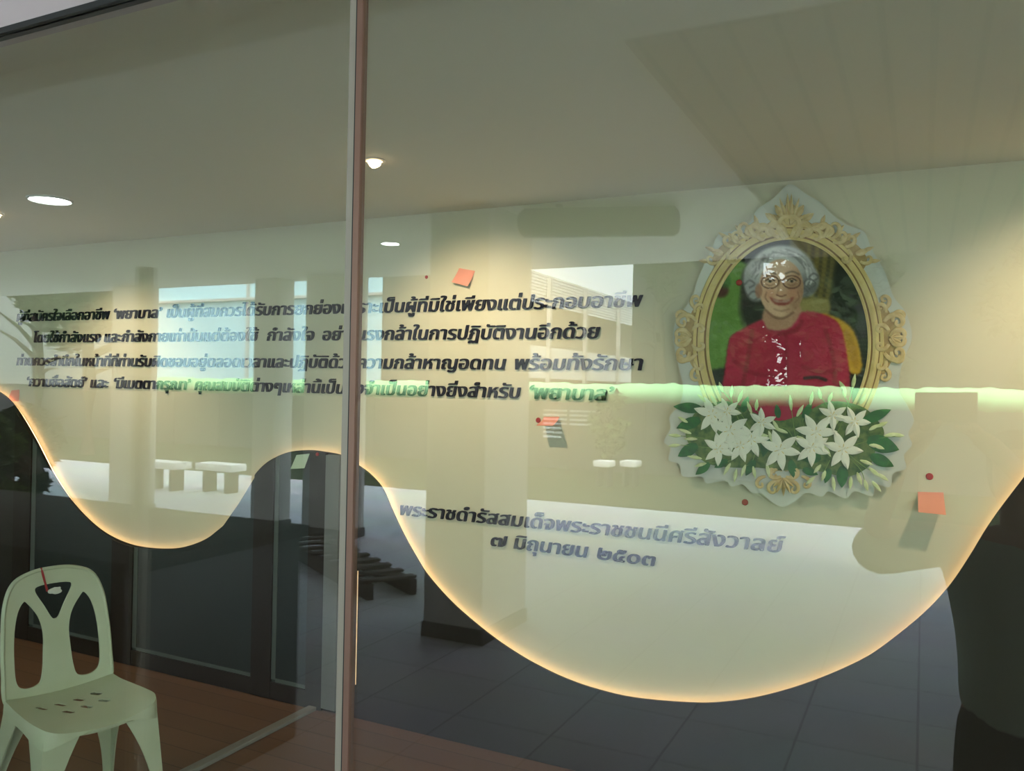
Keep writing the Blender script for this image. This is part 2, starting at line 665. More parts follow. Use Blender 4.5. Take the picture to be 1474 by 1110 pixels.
def glyphs(text, shear=.16):
    c = bpy.data.curves.new('word', 'FONT')
    c.body = text
    c.size = 1
    c.shear = shear
    c.extrude = .02
    c.resolution_u = 3
    o = bpy.data.objects.new('word', c)
    COL.objects.link(o)
    bpy.context.view_layer.update()
    me = bpy.data.meshes.new_from_object(o.evaluated_get(bpy.context.evaluated_depsgraph_get()))
    n = len(me.vertices)
    v = np.empty(n * 3)
    me.vertices.foreach_get('co', v)
    v = v.reshape(-1, 3)
    f = [tuple(p.vertices) for p in me.polygons]
    bpy.data.objects.remove(o)
    bpy.data.curves.remove(c)
    bpy.data.meshes.remove(me)
    return v, f


def word(text, x0, x1, base, em, parent, depth=.009):
    """letters of a word filling pixel x0..x1 on the wall at baseline pixel line base(x)"""
    a, b = hy(x0, base(x0), TY), hy(x1, base(x1), TY)
    v, f = glyphs(text)
    w0, w1 = v[:, 0].min(), v[:, 0].max()
    sx = (b[0] - a[0] - .07 * em) / (w1 - w0)
    V, Fc = [], []
    offs = [(-.034, -.006), (-.012, .006), (.012, -.006), (.034, .006)]
    for k, (ox, oz) in enumerate(offs):
        q = np.empty_like(v)
        X = a[0] + .035 * em + (v[:, 0] - w0) * sx
        t = (X - a[0]) / (b[0] - a[0])
        q[:, 0] = X + ox * em
        q[:, 2] = a[2] + (b[2] - a[2]) * t + (v[:, 1] + oz) * em
        q[:, 1] = TY - depth / 2 - v[:, 2] / .02 * (depth / 2) - k * .00015
        n = len(V) * len(v)
        V.append(q)
        Fc += [tuple(i + n for i in p) for p in f]
    me = bpy.data.meshes.new('word')
    me.from_pydata(np.concatenate(V).tolist(), [], Fc)
    me.materials.append(M['ink'])
    o = bpy.data.objects.new('word', me)
    COL.objects.link(o)
    o.parent = parent
    o.matrix_parent_inverse = parent.matrix_basis.inverted()
    return o


def lerp_line(pts):
    xs, ys = zip(*pts)
    return lambda x: float(np.interp(x, xs, ys))


LINES = [
    ('dark raised text line, topmost of the four line block left of the portrait',
     lerp_line([(25, 463), (480, 451), (865, 443), (940, 441)]), .102,
     [('ผู้ที่สมัครใจเลือกอาชีพ', 25, 159), ('‘พยาบาล’', 165, 234),
      ('เป็นผู้ที่สมควรได้รับการยกย่องเพราะเป็นผู้ที่มิใช่เพียงแต่ประกอบอาชีพ', 241, 926)]),
    ('dark raised text line second from the top of the long text block',
     lerp_line([(50, 493), (480, 490), (860, 487)]), .102,
     [('โดยใช้กำลังแรง', 50, 146), ('และกำลังกายเท่านั้นแต่ต้องใช้', 151, 373), ('กำลังใจ', 385, 453),
      ('อย่างแรงกล้าในการปฏิบัติงานอีกด้วย', 465, 864)]),
    ('dark raised text line third from the top of the long text block',
     lerp_line([(25, 526), (480, 528.5), (720, 532), (930, 533)]), .102,
     [('ท่านควรสำนึกในหน้าที่ที่ท่านรับผิดชอบอยู่ตลอดเวลาและปฏิบัติด้วยความกล้าหาญอดทน', 25, 729),
      ('พร้อมทั้งรักษา', 742, 926)]),
    ('dark raised text line at the bottom of the four line text block',
     lerp_line([(40, 556), (480, 566), (880, 577)]), .102,
     [('‘ความซื่อสัตย์’', 40, 126), ('และ', 131, 157), ('‘มีเมตตากรุณา’', 165, 275),
      ('คุณสมบัติต่างๆเหล่านี้เป็นสิ่งจำเป็นอย่างยิ่งสำหรับ', 281, 750), ('‘พยาบาล’', 763, 884)]),
    ('dark raised caption of one long word low on the cream wall under the portrait',
     lerp_line([(577, 741), (1130, 796)]), .098,
     [('พระราชดำรัสสมเด็จพระราชชนนีศรีสังวาลย์', 577, 1131)]),
    ('dark raised date line, lowest and shortest of the lettering',
     lerp_line([(707, 785), (943, 815)]), .098,
     [('๗', 707, 731), ('มิถุนายน', 740, 847), ('๒๕๐๓', 860, 944)]),
]
for lab, base, em, words in LINES:
    c = hy((words[0][1] + words[-1][2]) / 2, base((words[0][1] + words[-1][2]) / 2), TY)
    t = thing('lettering_line', lab, 'lettering', tuple(c), 'raised dark lettering on the cream wall')
    for text, x0, x1 in words:
        word(text, x0, x1, base, em, t)

# ------------------------------------------------------------------ portrait board
YB = YW - .042            # front face of the board


def pb(u, v, y=0.):
    """board drawing units (0..925, 0..1110) to the wall, y metres in front of the board"""
    q = hy(940 + u / 2.3125, 260 + v / 2.3125, YB)
    return Vector((q[0], YB - y, q[2]))


port = thing('portrait_board', 'oval gold framed portrait board of a white haired woman in red with white flowers below', 'portrait board', tuple(pb(450, 1080)))
OUT = [(455, 12), (510, 45), (556, 72), (596, 112), (645, 148), (702, 170), (728, 228), (772, 305), (800, 385), (842, 440), (862, 520),
       (838, 585), (822, 640), (820, 700), (848, 752), (868, 800), (850, 842), (862, 880), (835, 915), (842, 958), (800, 975), (788, 1020),
       (740, 1012), (730, 1050), (672, 1035), (640, 1058), (585, 1035), (560, 1052), (510, 1040), (470, 1070), (432, 1086), (395, 1070), (362, 1042),
       (330, 1040), (300, 1012), (262, 1018), (240, 1000), (180, 1008), (160, 985), (100, 985), (88, 945), (52, 930), (58, 890), (36, 868),
       (58, 825), (55, 785), (88, 745), (100, 690), (86, 620), (66, 520), (84, 452), (130, 392), (150, 325), (190, 240), (218, 180), (262, 168), (318, 146),
       (345, 98), (402, 58)]
bm = bmesh.new()
sheet(bm, catmull(OUT, 5), lambda u, v, s: pb(u, v, -.018 * s), grid=0)
obj('backing_board', bm, M['board'], port)

# printed photograph: painted per vertex
EU, EV, RU, RV = 451., 540., 278., 356.


def paint(u, v):
    def put(img, m, c):
        c = np.array(c)[None, None, :] if np.ndim(c) == 1 else c
        return img * (1 - m[..., None]) + c * m[..., None]

    def ell(cu, cv, ru, rv, w=.08, ang=0.):
        a = math.radians(ang)
        x, y = (u - cu) * math.cos(a) + (v - cv) * math.sin(a), -(u - cu) * math.sin(a) + (v - cv) * math.cos(a)
        d = np.sqrt((x / ru) ** 2 + (y / rv) ** 2)
        return np.clip((1 - d) / w + .5, 0, 1)

    def poly(pts, blur=6):
        P = catmull(pts, 4)
        m = np.zeros_like(u, bool)
        jx = P[-1]
        for q in P:
            with np.errstate(divide='ignore', invalid='ignore'):
                c = ((q[1] > v) != (jx[1] > v)) & (u < (jx[0] - q[0]) * (v - q[1]) / ((jx[1] - q[1]) or 1e-9) + q[0])
            m ^= c
            jx = q
        m = m.astype(float)
        for _ in range(blur):
            m[1:-1, 1:-1] = (m[1:-1, 1:-1] * 2 + m[:-2, 1:-1] + m[2:, 1:-1] + m[1:-1, :-2] + m[1:-1, 2:]) / 6
        return m

    def stroke(pts, wid):
        P = catmull(pts, 8, closed=False)
        d = np.full_like(u, 1e9)
        for q in P:
            d = np.minimum(d, (u - q[0]) ** 2 + (v - q[1]) ** 2)
        return np.clip(1.6 - np.sqrt(d) / wid, 0, 1)

    rng = np.random.default_rng(3)
    img = np.zeros(u.shape + (3,)) + np.array([.06, .06, .045])
    img = put(img, poly([(170, 300), (322, 285), (318, 480), (300, 640), (170, 650)], 8), (.42, .58, .24))
    img = put(img, poly([(180, 640), (300, 630), (310, 720), (180, 740)], 6), (.07, .09, .05))
    img = put(img, ell(225, 365, 26, 24, .5) * .9, (.30, .06, .05))
    img = put(img, ell(240, 335, 20, 24, .5) * .7, (.20, .40, .12))
    img = put(img, poly([(455, 190), (620, 190), (605, 300), (580, 420), (480, 420), (500, 320)], 8), (.40, .34, .15))
    for q in ((520, 0), (548, 9), (575, 4), (600, 12)):
        img = put(img, stroke([(q[0], 200), (q[0] - 6, 300), (q[0] - 26, 420)], 6) * .5, (.56, .48, .22))
        img = put(img, stroke([(q[0] + 14, 200), (q[0] + 8, 300), (q[0] - 12, 420)], 5) * .5, (.20, .17, .08))
    img = put(img, poly([(490, 400), (580, 395), (582, 450), (490, 460)], 5), (.62, .55, .32))
    img = put(img, ell(690, 470, 34, 40, .8) * .45, (.30, .42, .26))
    img = put(img, ell(640, 330, 50, 110, .9) * .4, (.10, .13, .10))
    for k in range(7):
        img = put(img, stroke([(640 + k * 11, 470), (672 + k * 9, 560), (676 + k * 8, 690)], 3) * .6, (.26, .26, .24))
    img = put(img, poly([(560, 448), (612, 455), (668, 500), (694, 590), (690, 640), (650, 632), (620, 520)], 4), (.85, .64, .13))
    img = put(img, poly([(635, 500), (664, 520), (684, 590), (678, 628), (660, 600)], 6) * .4, (.62, .42, .06))
    # dark shoulder shadow and hair at the back
    img = put(img, ell(350, 420, 60, 95, .4), (.12, .10, .09))
    img = put(img, ell(318, 350, 26, 60, .5), (.20, .18, .17))
    # hair
    hair = np.maximum(ell(430, 312, 112, 96, .12), np.maximum(ell(505, 330, 48, 58, .2), ell(345, 330, 44, 72, .2)))
    img = put(img, hair, (.66, .65, .66))
    img = put(img, hair * ell(400, 270, 90, 60, .9) * .8, (.90, .90, .90))
    img = put(img, hair * ell(520, 362, 40, 44, .9) * .7, (.36, .34, .36))
    for k in range(150):
        a = rng.uniform(-2.9, .1)
        r0 = rng.uniform(.70, .95)
        cu, cv = 430 + 112 * r0 * math.cos(a), 318 + 92 * r0 * math.sin(a)
        s = rng.uniform(14, 28)
        tu, tv = -math.sin(a), math.cos(a)
        g = rng.uniform(.48, .97)
        img = put(img, stroke([(cu - tu * s, cv - tv * s), (cu + 6, cv + 3), (cu + tu * s, cv + tv * s)], 2.6) * hair * .55, (g, g * .98, g))
    for cu, cv, r in ((520, 345, 22), (498, 372, 18), (535, 322, 16), (335, 385, 20), (322, 345, 16)):
        img = put(img, stroke([(cu - r, cv), (cu, cv - r * .8), (cu + r, cv), (cu, cv + r * .7)], 3) * .6, (.34, .32, .34))
    # neck and face
    img = put(img, poly([(385, 410), (482, 410), (492, 470), (455, 500), (400, 502), (362, 480)], 4), (.78, .58, .47))
    face = ell(427, 358, 74, 96, .07)
    img = put(img, face, (.90, .72, .60))
    img = put(img, face * ell(482, 380, 40, 90, .9) * .6, (.60, .40, .30))
    img = put(img, face * ell(420, 290, 52, 34, .8) * .6, (.97, .84, .74))
    for cu in (388, 465):
        img = put(img, ell(cu, 378, 22, 17, .9) * .5, (.88, .60, .48))
    img = put(img, stroke([(366, 312), (388, 304), (408, 311)], 3) * .6, (.42, .34, .30))
    img = put(img, stroke([(442, 310), (464, 303), (486, 312)], 3) * .6, (.42, .34, .30))
    for cu in (390, 462):
        img = put(img, ell(cu, 335, 12, 4.5, .6) * .7, (.78, .68, .62))
        img = put(img, ell(cu, 335, 5.5, 4.5, .5), (.16, .10, .08))
        img = put(img, stroke([(cu - 15, 333), (cu, 326), (cu + 15, 333)], 2.2) * .9, (.26, .16, .12))
        img = put(img, stroke([(cu - 13, 345), (cu, 350), (cu + 13, 344)], 2) * .5, (.55, .36, .28))
        th = [(cu + 29 * math.cos(t), 338 + 21 * math.sin(t)) for t in np.linspace(0, 2 * math.pi, 14)]
        img = put(img, stroke(th, 2.1) * .75, (.36, .20, .15))
    img = put(img, stroke([(419, 335), (426, 331), (433, 335)], 2.2) * .8, (.36, .20, .15))
    img = put(img, stroke([(422, 340), (416, 368), (414, 378)], 3) * .35, (.55, .36, .28))
    img = put(img, ell(427, 377, 15, 8, .6) * .6, (.86, .62, .50))
    img = put(img, stroke([(412, 381), (427, 386), (442, 381)], 2.4) * .7, (.48, .26, .20))
    img = put(img, poly([(388, 388), (408, 396), (427, 398), (450, 396), (470, 387), (452, 410), (428, 416), (405, 410)], 2), (.60, .22, .20))
    img = put(img, poly([(396, 394), (427, 400), (462, 393), (448, 405), (428, 408), (408, 405)], 2) * .7, (.86, .78, .72))
    img = put(img, stroke([(378, 372), (374, 390), (384, 404)], 2.4) * .5, (.55, .36, .28))
    img = put(img, stroke([(482, 372), (486, 390), (474, 404)], 2.4) * .5, (.55, .36, .28))
    img = put(img, stroke([(404, 428), (428, 434), (452, 428)], 3) * .35, (.56, .38, .30))
    img = put(img, stroke([(376, 432), (405, 455), (435, 458), (466, 440)], 4) * .5, (.44, .28, .21))
    img = put(img, ell(352, 368, 12, 24, .4) * .8, (.70, .48, .38))
    # red dress
    dress = poly([(225, 720), (238, 640), (252, 540), (268, 512), (325, 480), (362, 464), (378, 492), (412, 500), (455, 492), (482, 462), (502, 436),
                  (560, 444), (612, 470), (634, 520), (648, 600), (662, 720), (660, 900), (230, 900)], 3)
    img = put(img, dress, (.74, .05, .26))
    img = put(img, dress * ell(560, 530, 60, 70, .9) * .35, (.82, .16, .30))
    img = put(img, dress * ell(330, 560, 60, 80, .9) * .3, (.78, .10, .24))
    for pts, dk in (([(330, 500), (318, 580), (300, 680)], 1), ([(575, 500), (598, 580), (604, 670)], 1), ([(440, 510), (446, 600), (440, 690)], .6),
                    ([(270, 600), (330, 640), (400, 650)], .7), ([(500, 620), (560, 640), (620, 630)], .7), ([(495, 470), (470, 500), (420, 510)], .8)):
        img = put(img, dress * stroke(pts, 7) * .4 * dk, (.46, .02, .12))
    img = put(img, stroke([(505, 658), (545, 655), (575, 664)], 5) * .8, (.14, .02, .04))
    img = img + rng.normal(0, .012, u.shape)[..., None]
    return np.clip(img, 0, 1)


NU, NV = 186, 236
uu, vv = np.meshgrid(np.linspace(EU - RU, EU + RU, NU), np.linspace(EV - RV, EV + RV, NV))
img = paint(uu, vv)
keep = ((uu - EU) / RU) ** 2 + ((vv - EV) / RV) ** 2 <= 1.0
idx = -np.ones(uu.shape, int)
idx[keep] = np.arange(keep.sum())
verts = [tuple(pb(a, b, .0022)) for a, b in zip(uu[keep], vv[keep])]
cols = np.array([s2l(c) for c in img[keep].tolist()])
faces = []
for r in range(NV - 1):
    for c in range(NU - 1):
        q = (idx[r, c], idx[r + 1, c], idx[r + 1, c + 1], idx[r, c + 1])
        if min(q) >= 0:
            faces.append(tuple(int(i) for i in q))
me = bpy.data.meshes.new('printed_photograph')
me.from_pydata(verts, [], faces)
at = me.color_attributes.new('print', 'FLOAT_COLOR', 'POINT')
at.data.foreach_set('color', np.concatenate([cols, np.ones((len(cols), 1))], 1).ravel())
me.materials.append(M['print_'])
o = bpy.data.objects.new('printed_photograph', me)
COL.objects.link(o)
o.parent = port
o.matrix_parent_inverse = port.matrix_basis.inverted()
o['label'] = 'oval printed photograph of a smiling white haired woman in a red dress'

# oval frame: stepped ring
bm = bmesh.new()
prof = [(-14, .0), (-13, .005), (-6, .0065), (-3, .004), (3, .0045), (10, .010), (18, .0105), (24, .0065), (28, .006), (33, .009), (38, .0085), (41, .0)]
rings = []
for k in range(120):
    a = 2 * math.pi * k / 120
    rings.append([bm.verts.new(pb(EU + (RU + d) * math.cos(a), EV + (RV + d) * math.sin(a), .0005 + h)) for d, h in prof])
for k in range(120):
    a, b = rings[k], rings[(k + 1) % 120]
    for i in range(len(prof) - 1):
        f = bm.faces.new((a[i], a[i + 1], b[i + 1], b[i]))
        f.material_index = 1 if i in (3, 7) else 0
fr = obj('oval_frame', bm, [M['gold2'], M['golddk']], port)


def scroll(bm, u, v, size, a0, turn, sense=1, r=.006, mi=0, lead=1.3):
    """a tapering acanthus scroll that starts at (u, v) heading a0 and curls up"""
    pts, rad = [], []
    x, y, h = u, v, math.radians(a0)
    n = 26
    for i in range(n + 1):
        t = i / n
        pts.append(pb(x, y, .006 + .004 * math.sin(t * 3)))
        rad.append(1.7 * r * (1.0 - .62 * t) * (.55 + .45 * min(1, t * 5)) + (.0016 if i > n - 3 else 0))
        st = size / n * (lead - .9 * t)
        h += sense * math.radians(turn) / n * (.4 + 1.2 * t)
        x += st * math.cos(h)
        y += st * math.sin(h)
    tube(bm, pts, rad, 8, flat=.55, up=(0, -1, 0), mi=mi)


def petal_leaf(bm, u, v, L, W, ang, y=.006, mi=0, rise=.003):
    """pointed flat leaf or petal with a raised keel"""
    a = math.radians(ang)
    c, s = math.cos(a), math.sin(a)
    n = 9
    left, mid, right = [], [], []
    for i in range(n + 1):
        t = i / n
        w = W * (math.sin(math.pi * min(1, t * .92 + .08)) ** .8) * (1 - .25 * t)
        if i == n:
            w = .4
        x = L * t
        left.append(bm.verts.new(pb(u + x * c - w * s, v + x * s + w * c, y)))
        right.append(bm.verts.new(pb(u + x * c + w * s, v + x * s - w * c, y)))
        mid.append(bm.verts.new(pb(u + x * c, v + x * s, y + rise)))
    for i in range(n):
        for p, q in ((left, mid), (mid, right)):
            bm.faces.new((p[i], p[i + 1], q[i + 1], q[i])).material_index = mi
    return bm


# crest
bm = bmesh.new()
cp_ = [(455, 70), (480, 95), (505, 125), (540, 150), (585, 160), (630, 190), (680, 215), (712, 262), (690, 300), (640, 245), (560, 205), (455, 186)]
sheet(bm, catmull(cp_ + [(910 - u, v) for u, v in cp_[-2:0:-1]], 4), lambda u, v, s: pb(u, v, .0035 - .003 * s))
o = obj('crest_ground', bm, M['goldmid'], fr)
bm = bmesh.new()
for sgn in (-1, 1):
    def mu(x):
        return 455 + sgn * (x - 455)

    def sc_(u, v, size, a0, turn, sense, **k):
        scroll(bm, mu(u), v, size, a0 if sgn > 0 else 180 - a0, turn, sense * sgn, **k)
    sc_(462, 190, 150, -78, 330, 1, r=.010)
    sc_(470, 195, 170, -40, 380, -1, r=.009)
    sc_(490, 190, 120, -15, 360, -1, r=.008)
    sc_(500, 178, 130, -48, 340, 1, r=.008)
    sc_(545, 180, 120, -70, 360, 1, r=.008)
    sc_(540, 192, 130, 5, 380, -1, r=.008)
    sc_(590, 195, 120, -10, 360, -1, r=.007)
    sc_(600, 205, 110, 25, 380, -1, r=.007)
    sc_(640, 220, 90, 10, 360, -1, r=.007)
    sc_(650, 230, 100, 45, 380, 1, r=.006)
    sc_(690, 270, 80, 40, 330, -1, r=.006)
    for a, L in ((-88, 105), (-72, 95), (-54, 80), (-36, 62)):
        petal_leaf(bm, mu(458), 150, L, 9, a if sgn > 0 else 180 - a, .008, rise=.006)
    for u, v, a in ((560, 150, -70), (612, 178, -50), (660, 195, -35), (700, 235, -20), (720, 270, -5)):
        petal_leaf(bm, mu(u), v, 38, 8, a if sgn > 0 else 180 - a, .007, rise=.005)
for sgn in (-1, 1):
    for u, v, a in ((480, 120, -60), (500, 135, -35), (520, 160, -20), (575, 190, -60), (625, 205, -40), (675, 245, -15)):
        petal_leaf(bm, 455 + sgn * (u - 455), v, 44, 13, a if sgn > 0 else 180 - a, .009, rise=.006)
o = obj('crest_ornament', bm, M['gold'], fr)
o['label'] = 'carved gold scrollwork crest at the top of the oval frame'
for side, cx in ((-1, 126), (1, 790)):
    bm = bmesh.new()
    SG = [(-30, 400), (-8, 430), (8, 460), (22, 490), (36, 522), (24, 560), (10, 590), (-6, 620), (-26, 650), (-36, 600), (-30, 522), (-38, 450)]
    sheet(bm, catmull([(cx + side * a, b) for a, b in SG], 4), lambda u, v, s: pb(u, v, .0035 - .003 * s))
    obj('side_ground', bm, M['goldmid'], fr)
    bm = bmesh.new()

    def f(a):
        return a if side > 0 else 180 - a
    for u, v, size, a0, turn, sense, r in ((0, 520, 110, -70, 380, 1, .008), (0, 525, 110, 70, 380, -1, .008), (8, 470, 100, -95, 360, 1, .007),
                                           (4, 570, 100, 95, 360, -1, .007), (-14, 440, 80, -80, 380, -1, .006), (-14, 600, 80, 80, 380, 1, .006),
                                           (-6, 500, 90, -110, 400, -1, .007), (-6, 545, 90, 110, 400, 1, .007)):
        scroll(bm, cx + side * u, v, size, f(a0), turn, sense * side, r=r)
    for u, v, size, a0, turn, sense, r in ((-20, 470, 150, -60, 420, 1, .008), (-20, 575, 150, 60, 420, -1, .008), (-24, 430, 110, -20, 420, -1, .006), (-24, 620, 110, 20, 420, 1, .006)):
        scroll(bm, cx + side * u, v, size, f(a0), turn, sense * side, r=r)
    for a, L in ((0, 50), (-28, 44), (28, 44), (-55, 36), (55, 36)):
        petal_leaf(bm, cx + side * 2, 522, L, 8, f(a), .008, rise=.006)
    obj('side_ornament', bm, M['gold'], fr)
bm = bmesh.new()
for sgn in (-1, 1):
    def f(a):
        return a if sgn > 0 else 180 - a
    for u, v, size, a0, turn, sense, r in ((8, 985, 100, 30, 380, -1, .007), (12, 1000, 110, -10, 380, 1, .006), (60, 985, 90, 0, 360, 1, .006), (4, 965, 90, -30, 360, 1, .006)):
        scroll(bm, 435 + sgn * u, v, size, f(a0), turn, sense * sgn, r=r)
    for a, L in ((90, 60), (65, 55), (40, 46)):
        petal_leaf(bm, 435, 990, L, 8, f(a), .008, rise=.006)
obj('bottom_ornament', bm, M['gold'], fr)

# leaves, stems, buds, flowers
bm = bmesh.new()
GP = [(130, 790), (170, 750), (250, 735), (330, 770), (420, 800), (500, 775), (590, 735), (690, 750), (740, 790), (770, 840), (740, 900), (720, 950), (650, 985), (570, 970), (500, 960),
      (430, 965), (350, 955), (270, 955), (180, 940), (130, 890), (110, 840)]
sheet(bm, catmull(GP, 4), lambda u, v, s: pb(u, v, .0118 - .0115 * s))
obj('leafy_ground', bm, M['spray'], port)
for u, v, L, W, a in ((165, 760, 95, 20, 185), (160, 795, 85, 22, 160), (150, 880, 75, 22, 150), (190, 940, 60, 16, 140), (700, 800, 100, 20, -22), (715, 862, 110, 32, 18),
                      (725, 915, 85, 22, 25), (632, 950, 72, 22, 92), (560, 920, 60, 18, 170), (300, 770, 55, 14, -70), (500, 790, 60, 14, -60), (380, 850, 70, 18, 100),
                      (460, 930, 60, 16, 80), (340, 930, 60, 16, 120), (590, 960, 50, 14, 110), (250, 930, 50, 14, 150), (500, 960, 54, 14, 20), (420, 790, 46, 12, -100)):
    bm = bmesh.new()
    petal_leaf(bm, u, v, L, W, a, .0128, rise=.002)
    obj('leaf', bm, M['gleaf'], port)
bm = bmesh.new()
ST = [((280, 900), (180, 860), (95, 850)), ((280, 900), (200, 890), (95, 880)), ((330, 880), (280, 780), (260, 715)), ((340, 880), (310, 800), (235, 700)),
      ((560, 880), (590, 780), (560, 720)), ((600, 870), (640, 780), (665, 690)), ((620, 880), (660, 780), (640, 720)), ((640, 890), (740, 860), (825, 850)),
      ((640, 900), (700, 950), (750, 975)), ((640, 910), (690, 960), (705, 1000)), ((310, 900), (250, 935), (180, 940)), ((400, 900), (390, 830), (345, 760)),
      ((480, 880), (470, 820), (462, 760)), ((520, 880), (500, 800), (525, 750)), ((590, 930), (575, 960), (560, 985)), ((340, 910), (330, 940), (310, 950)),
      ((480, 880), (450, 830), (420, 820))]
for s in ST:
    tube(bm, [pb(u, v, .0122) for u, v in catmull(s, 6, closed=False)], .0016, 6)
obj('stems', bm, M['stem'], port)
BUDS = [(95, 850, 185), (92, 880, 175), (130, 842, 200), (118, 805, 210), (150, 860, 180), (262, 722, -85), (235, 705, -110), (285, 740, -70), (345, 765, -85), (330, 775, -110),
        (560, 728, -100), (585, 740, -70), (640, 722, -95), (665, 692, -80), (640, 700, -120), (690, 745, -60), (525, 748, -80), (462, 765, -95), (480, 785, -60), (420, 832, -120),
        (450, 840, 200), (800, 846, 5), (770, 850, -10), (745, 820, -25), (720, 880, 5), (735, 880, 20), (750, 975, 35), (720, 955, 40), (705, 995, 75), (680, 970, 70), (690, 930, 20),
        (660, 985, 95), (730, 1000, 50), (575, 965, 110), (560, 945, 130), (540, 985, 140), (600, 985, 85), (310, 945, 110), (335, 950, 80), (260, 940, 120), (280, 960, 100),
        (180, 940, 165), (165, 925, 190), (380, 940, 80), (400, 870, -110), (385, 850, 190), (570, 880, 60), (600, 820, -60), (480, 850, 30), (215, 750, -120), (190, 745, -140), (720, 830, -30)]
for u, v, a in BUDS:
    bm = bmesh.new()
    L = 36 + 16 * random.random()
    c, s = math.cos(math.radians(a)), math.sin(math.radians(a))
    tube(bm, [pb(u + c * L * t, v + s * L * t, .0145) for t in (0, .15, .4, .65, .85, 1)], [.0024, .0058, .0086, .0076, .0042, .0012], 8, flat=.5, up=(0, -1, 0))
    obj('bud', bm, M['bud'], port)
FL = [(200, 778, 56, 10), (330, 862, 54, 0), (222, 893, 50, 25), (293, 882, 50, 5), (258, 832, 62, 18), (365, 805, 44, 30), (250, 768, 42, 12), (672, 802, 48, 8), (600, 782, 46, 20),
      (530, 888, 56, 22), (545, 838, 62, 2), (425, 895, 62, 14), (634, 894, 60, 9)]
for k, (u, v, r, ph) in enumerate(FL):
    bm = bmesh.new()
    y = .015 + k * .0005
    for i in range(6):
        petal_leaf(bm, u, v, r * 1.14, r * .27, ph + i * 60 + (8 if i % 2 else -4), y + (.0016 if i % 2 else 0), rise=.0045)
    fl = obj('flower', bm, M['petal'], port)
    bm = bmesh.new()
    for i in range(6):
        a = math.radians(ph + 30 + 60 * i)
        tube(bm, [pb(u, v, y + .003), pb(u + r * .30 * math.cos(a), v + r * .30 * math.sin(a), y + .003)], [.0011, .0015], 5)
    tube(bm, [pb(u, v - 6, y + .003), pb(u, v, y + .004), pb(u, v + 6, y + .003)], [.001, .003, .001], 8, flat=.5, up=(0, -1, 0))
    obj('stamens', bm, M['stamen'], fl)

# ------------------------------------------------------------------ notes and red studs


def stud(x, y, r, label, Y=None, name='red_stud'):
    p = hy(x, y, Y or YW)
    bm = bmesh.new()
    lathe(bm, [(r, 0), (r, -.003), (r * .8, -.0055), (r * .3, -.006)], 20, (p[0], p[1], p[2]), 'Y')
    return tag(obj(name, bm, M['red'], None), label, 'stud', 'red studs stuck to the wall')


stud(614, 399, .0095, 'red stud on the cream wall left of the folded salmon note above the text')
stud(1338, 686, .0145, 'red stud just above the salmon note right of the portrait board')
stud(1072.5, 723, .0145, 'red stud below the portrait board flowers')
stud(775, 605, .014, 'red stud touching the left end of the salmon note under the text block')
stud(1064, 407, .014, 'red stud on the portrait picture beside the white hair', YB - .0025)
stud(457, 654, .011, 'red stud at the crest of the wave beside the pale note', YP - .022)


def note(corners, Y, curl, label, m, cat='sticky note'):
    """corners px: top left, top right, bottom right, bottom left; curl = metres the lower edge stands off"""
    tl, tr, br, bl = [hy(x, y, Y) for x, y in corners]
    bm = bmesh.new()
    n = 10
    rows = []
    for s in (0, .0006):
        R = []
        for i in range(n + 1):
            t = i / n
            R.append([bm.verts.new(tuple(np.array((1 - t) * ((1 - q) * tl + q * tr) + t * ((1 - q) * bl + q * br)) + np.array([0, -.001 - s - curl * t ** 1.6, 0]))) for q in (0, .25, .5, .75, 1)])
        rows.append(R)
    for R in rows:
        for a, b in zip(R, R[1:]):
            for i in range(4):
                bm.faces.new((a[i], a[i + 1], b[i + 1], b[i]))
    A, B = rows
    for i in range(n):
        for k in (0, 4):
            bm.faces.new((A[i][k], A[i + 1][k], B[i + 1][k], B[i][k]))
    for i in (0, n):
        for k in range(4):
            bm.faces.new((A[i][k], A[i][k + 1], B[i][k + 1], B[i][k]))
    return tag(obj('sticky_note', bm, m), label, cat, 'paper notes on the wall')


note([(661, 386), (684, 390), (677, 413), (654, 407)], YW, .03, 'tilted salmon note above the text beside a red stud', M['note'])
note([(1321, 708), (1358, 709), (1361, 737), (1322, 733)], YW, .10, 'large curled salmon note right of the portrait near the wave edge', M['note'])
note([(783, 600), (805, 600), (806, 612), (782, 612)], YW, .09, 'small folded out salmon note below the text block left of the flowers', M['note'])
note([(17, 562), (28, 561), (29, 578), (12, 577)], YW, .01, 'small salmon note at the far left on the wave edge', M['note'])
note([(427, 655), (446, 653), (439, 674), (419, 675)], YP - .024, .004, 'pale green slanted note on the dark glass just under the wave crest', M['noteW'])

# ------------------------------------------------------------------ plastic chair


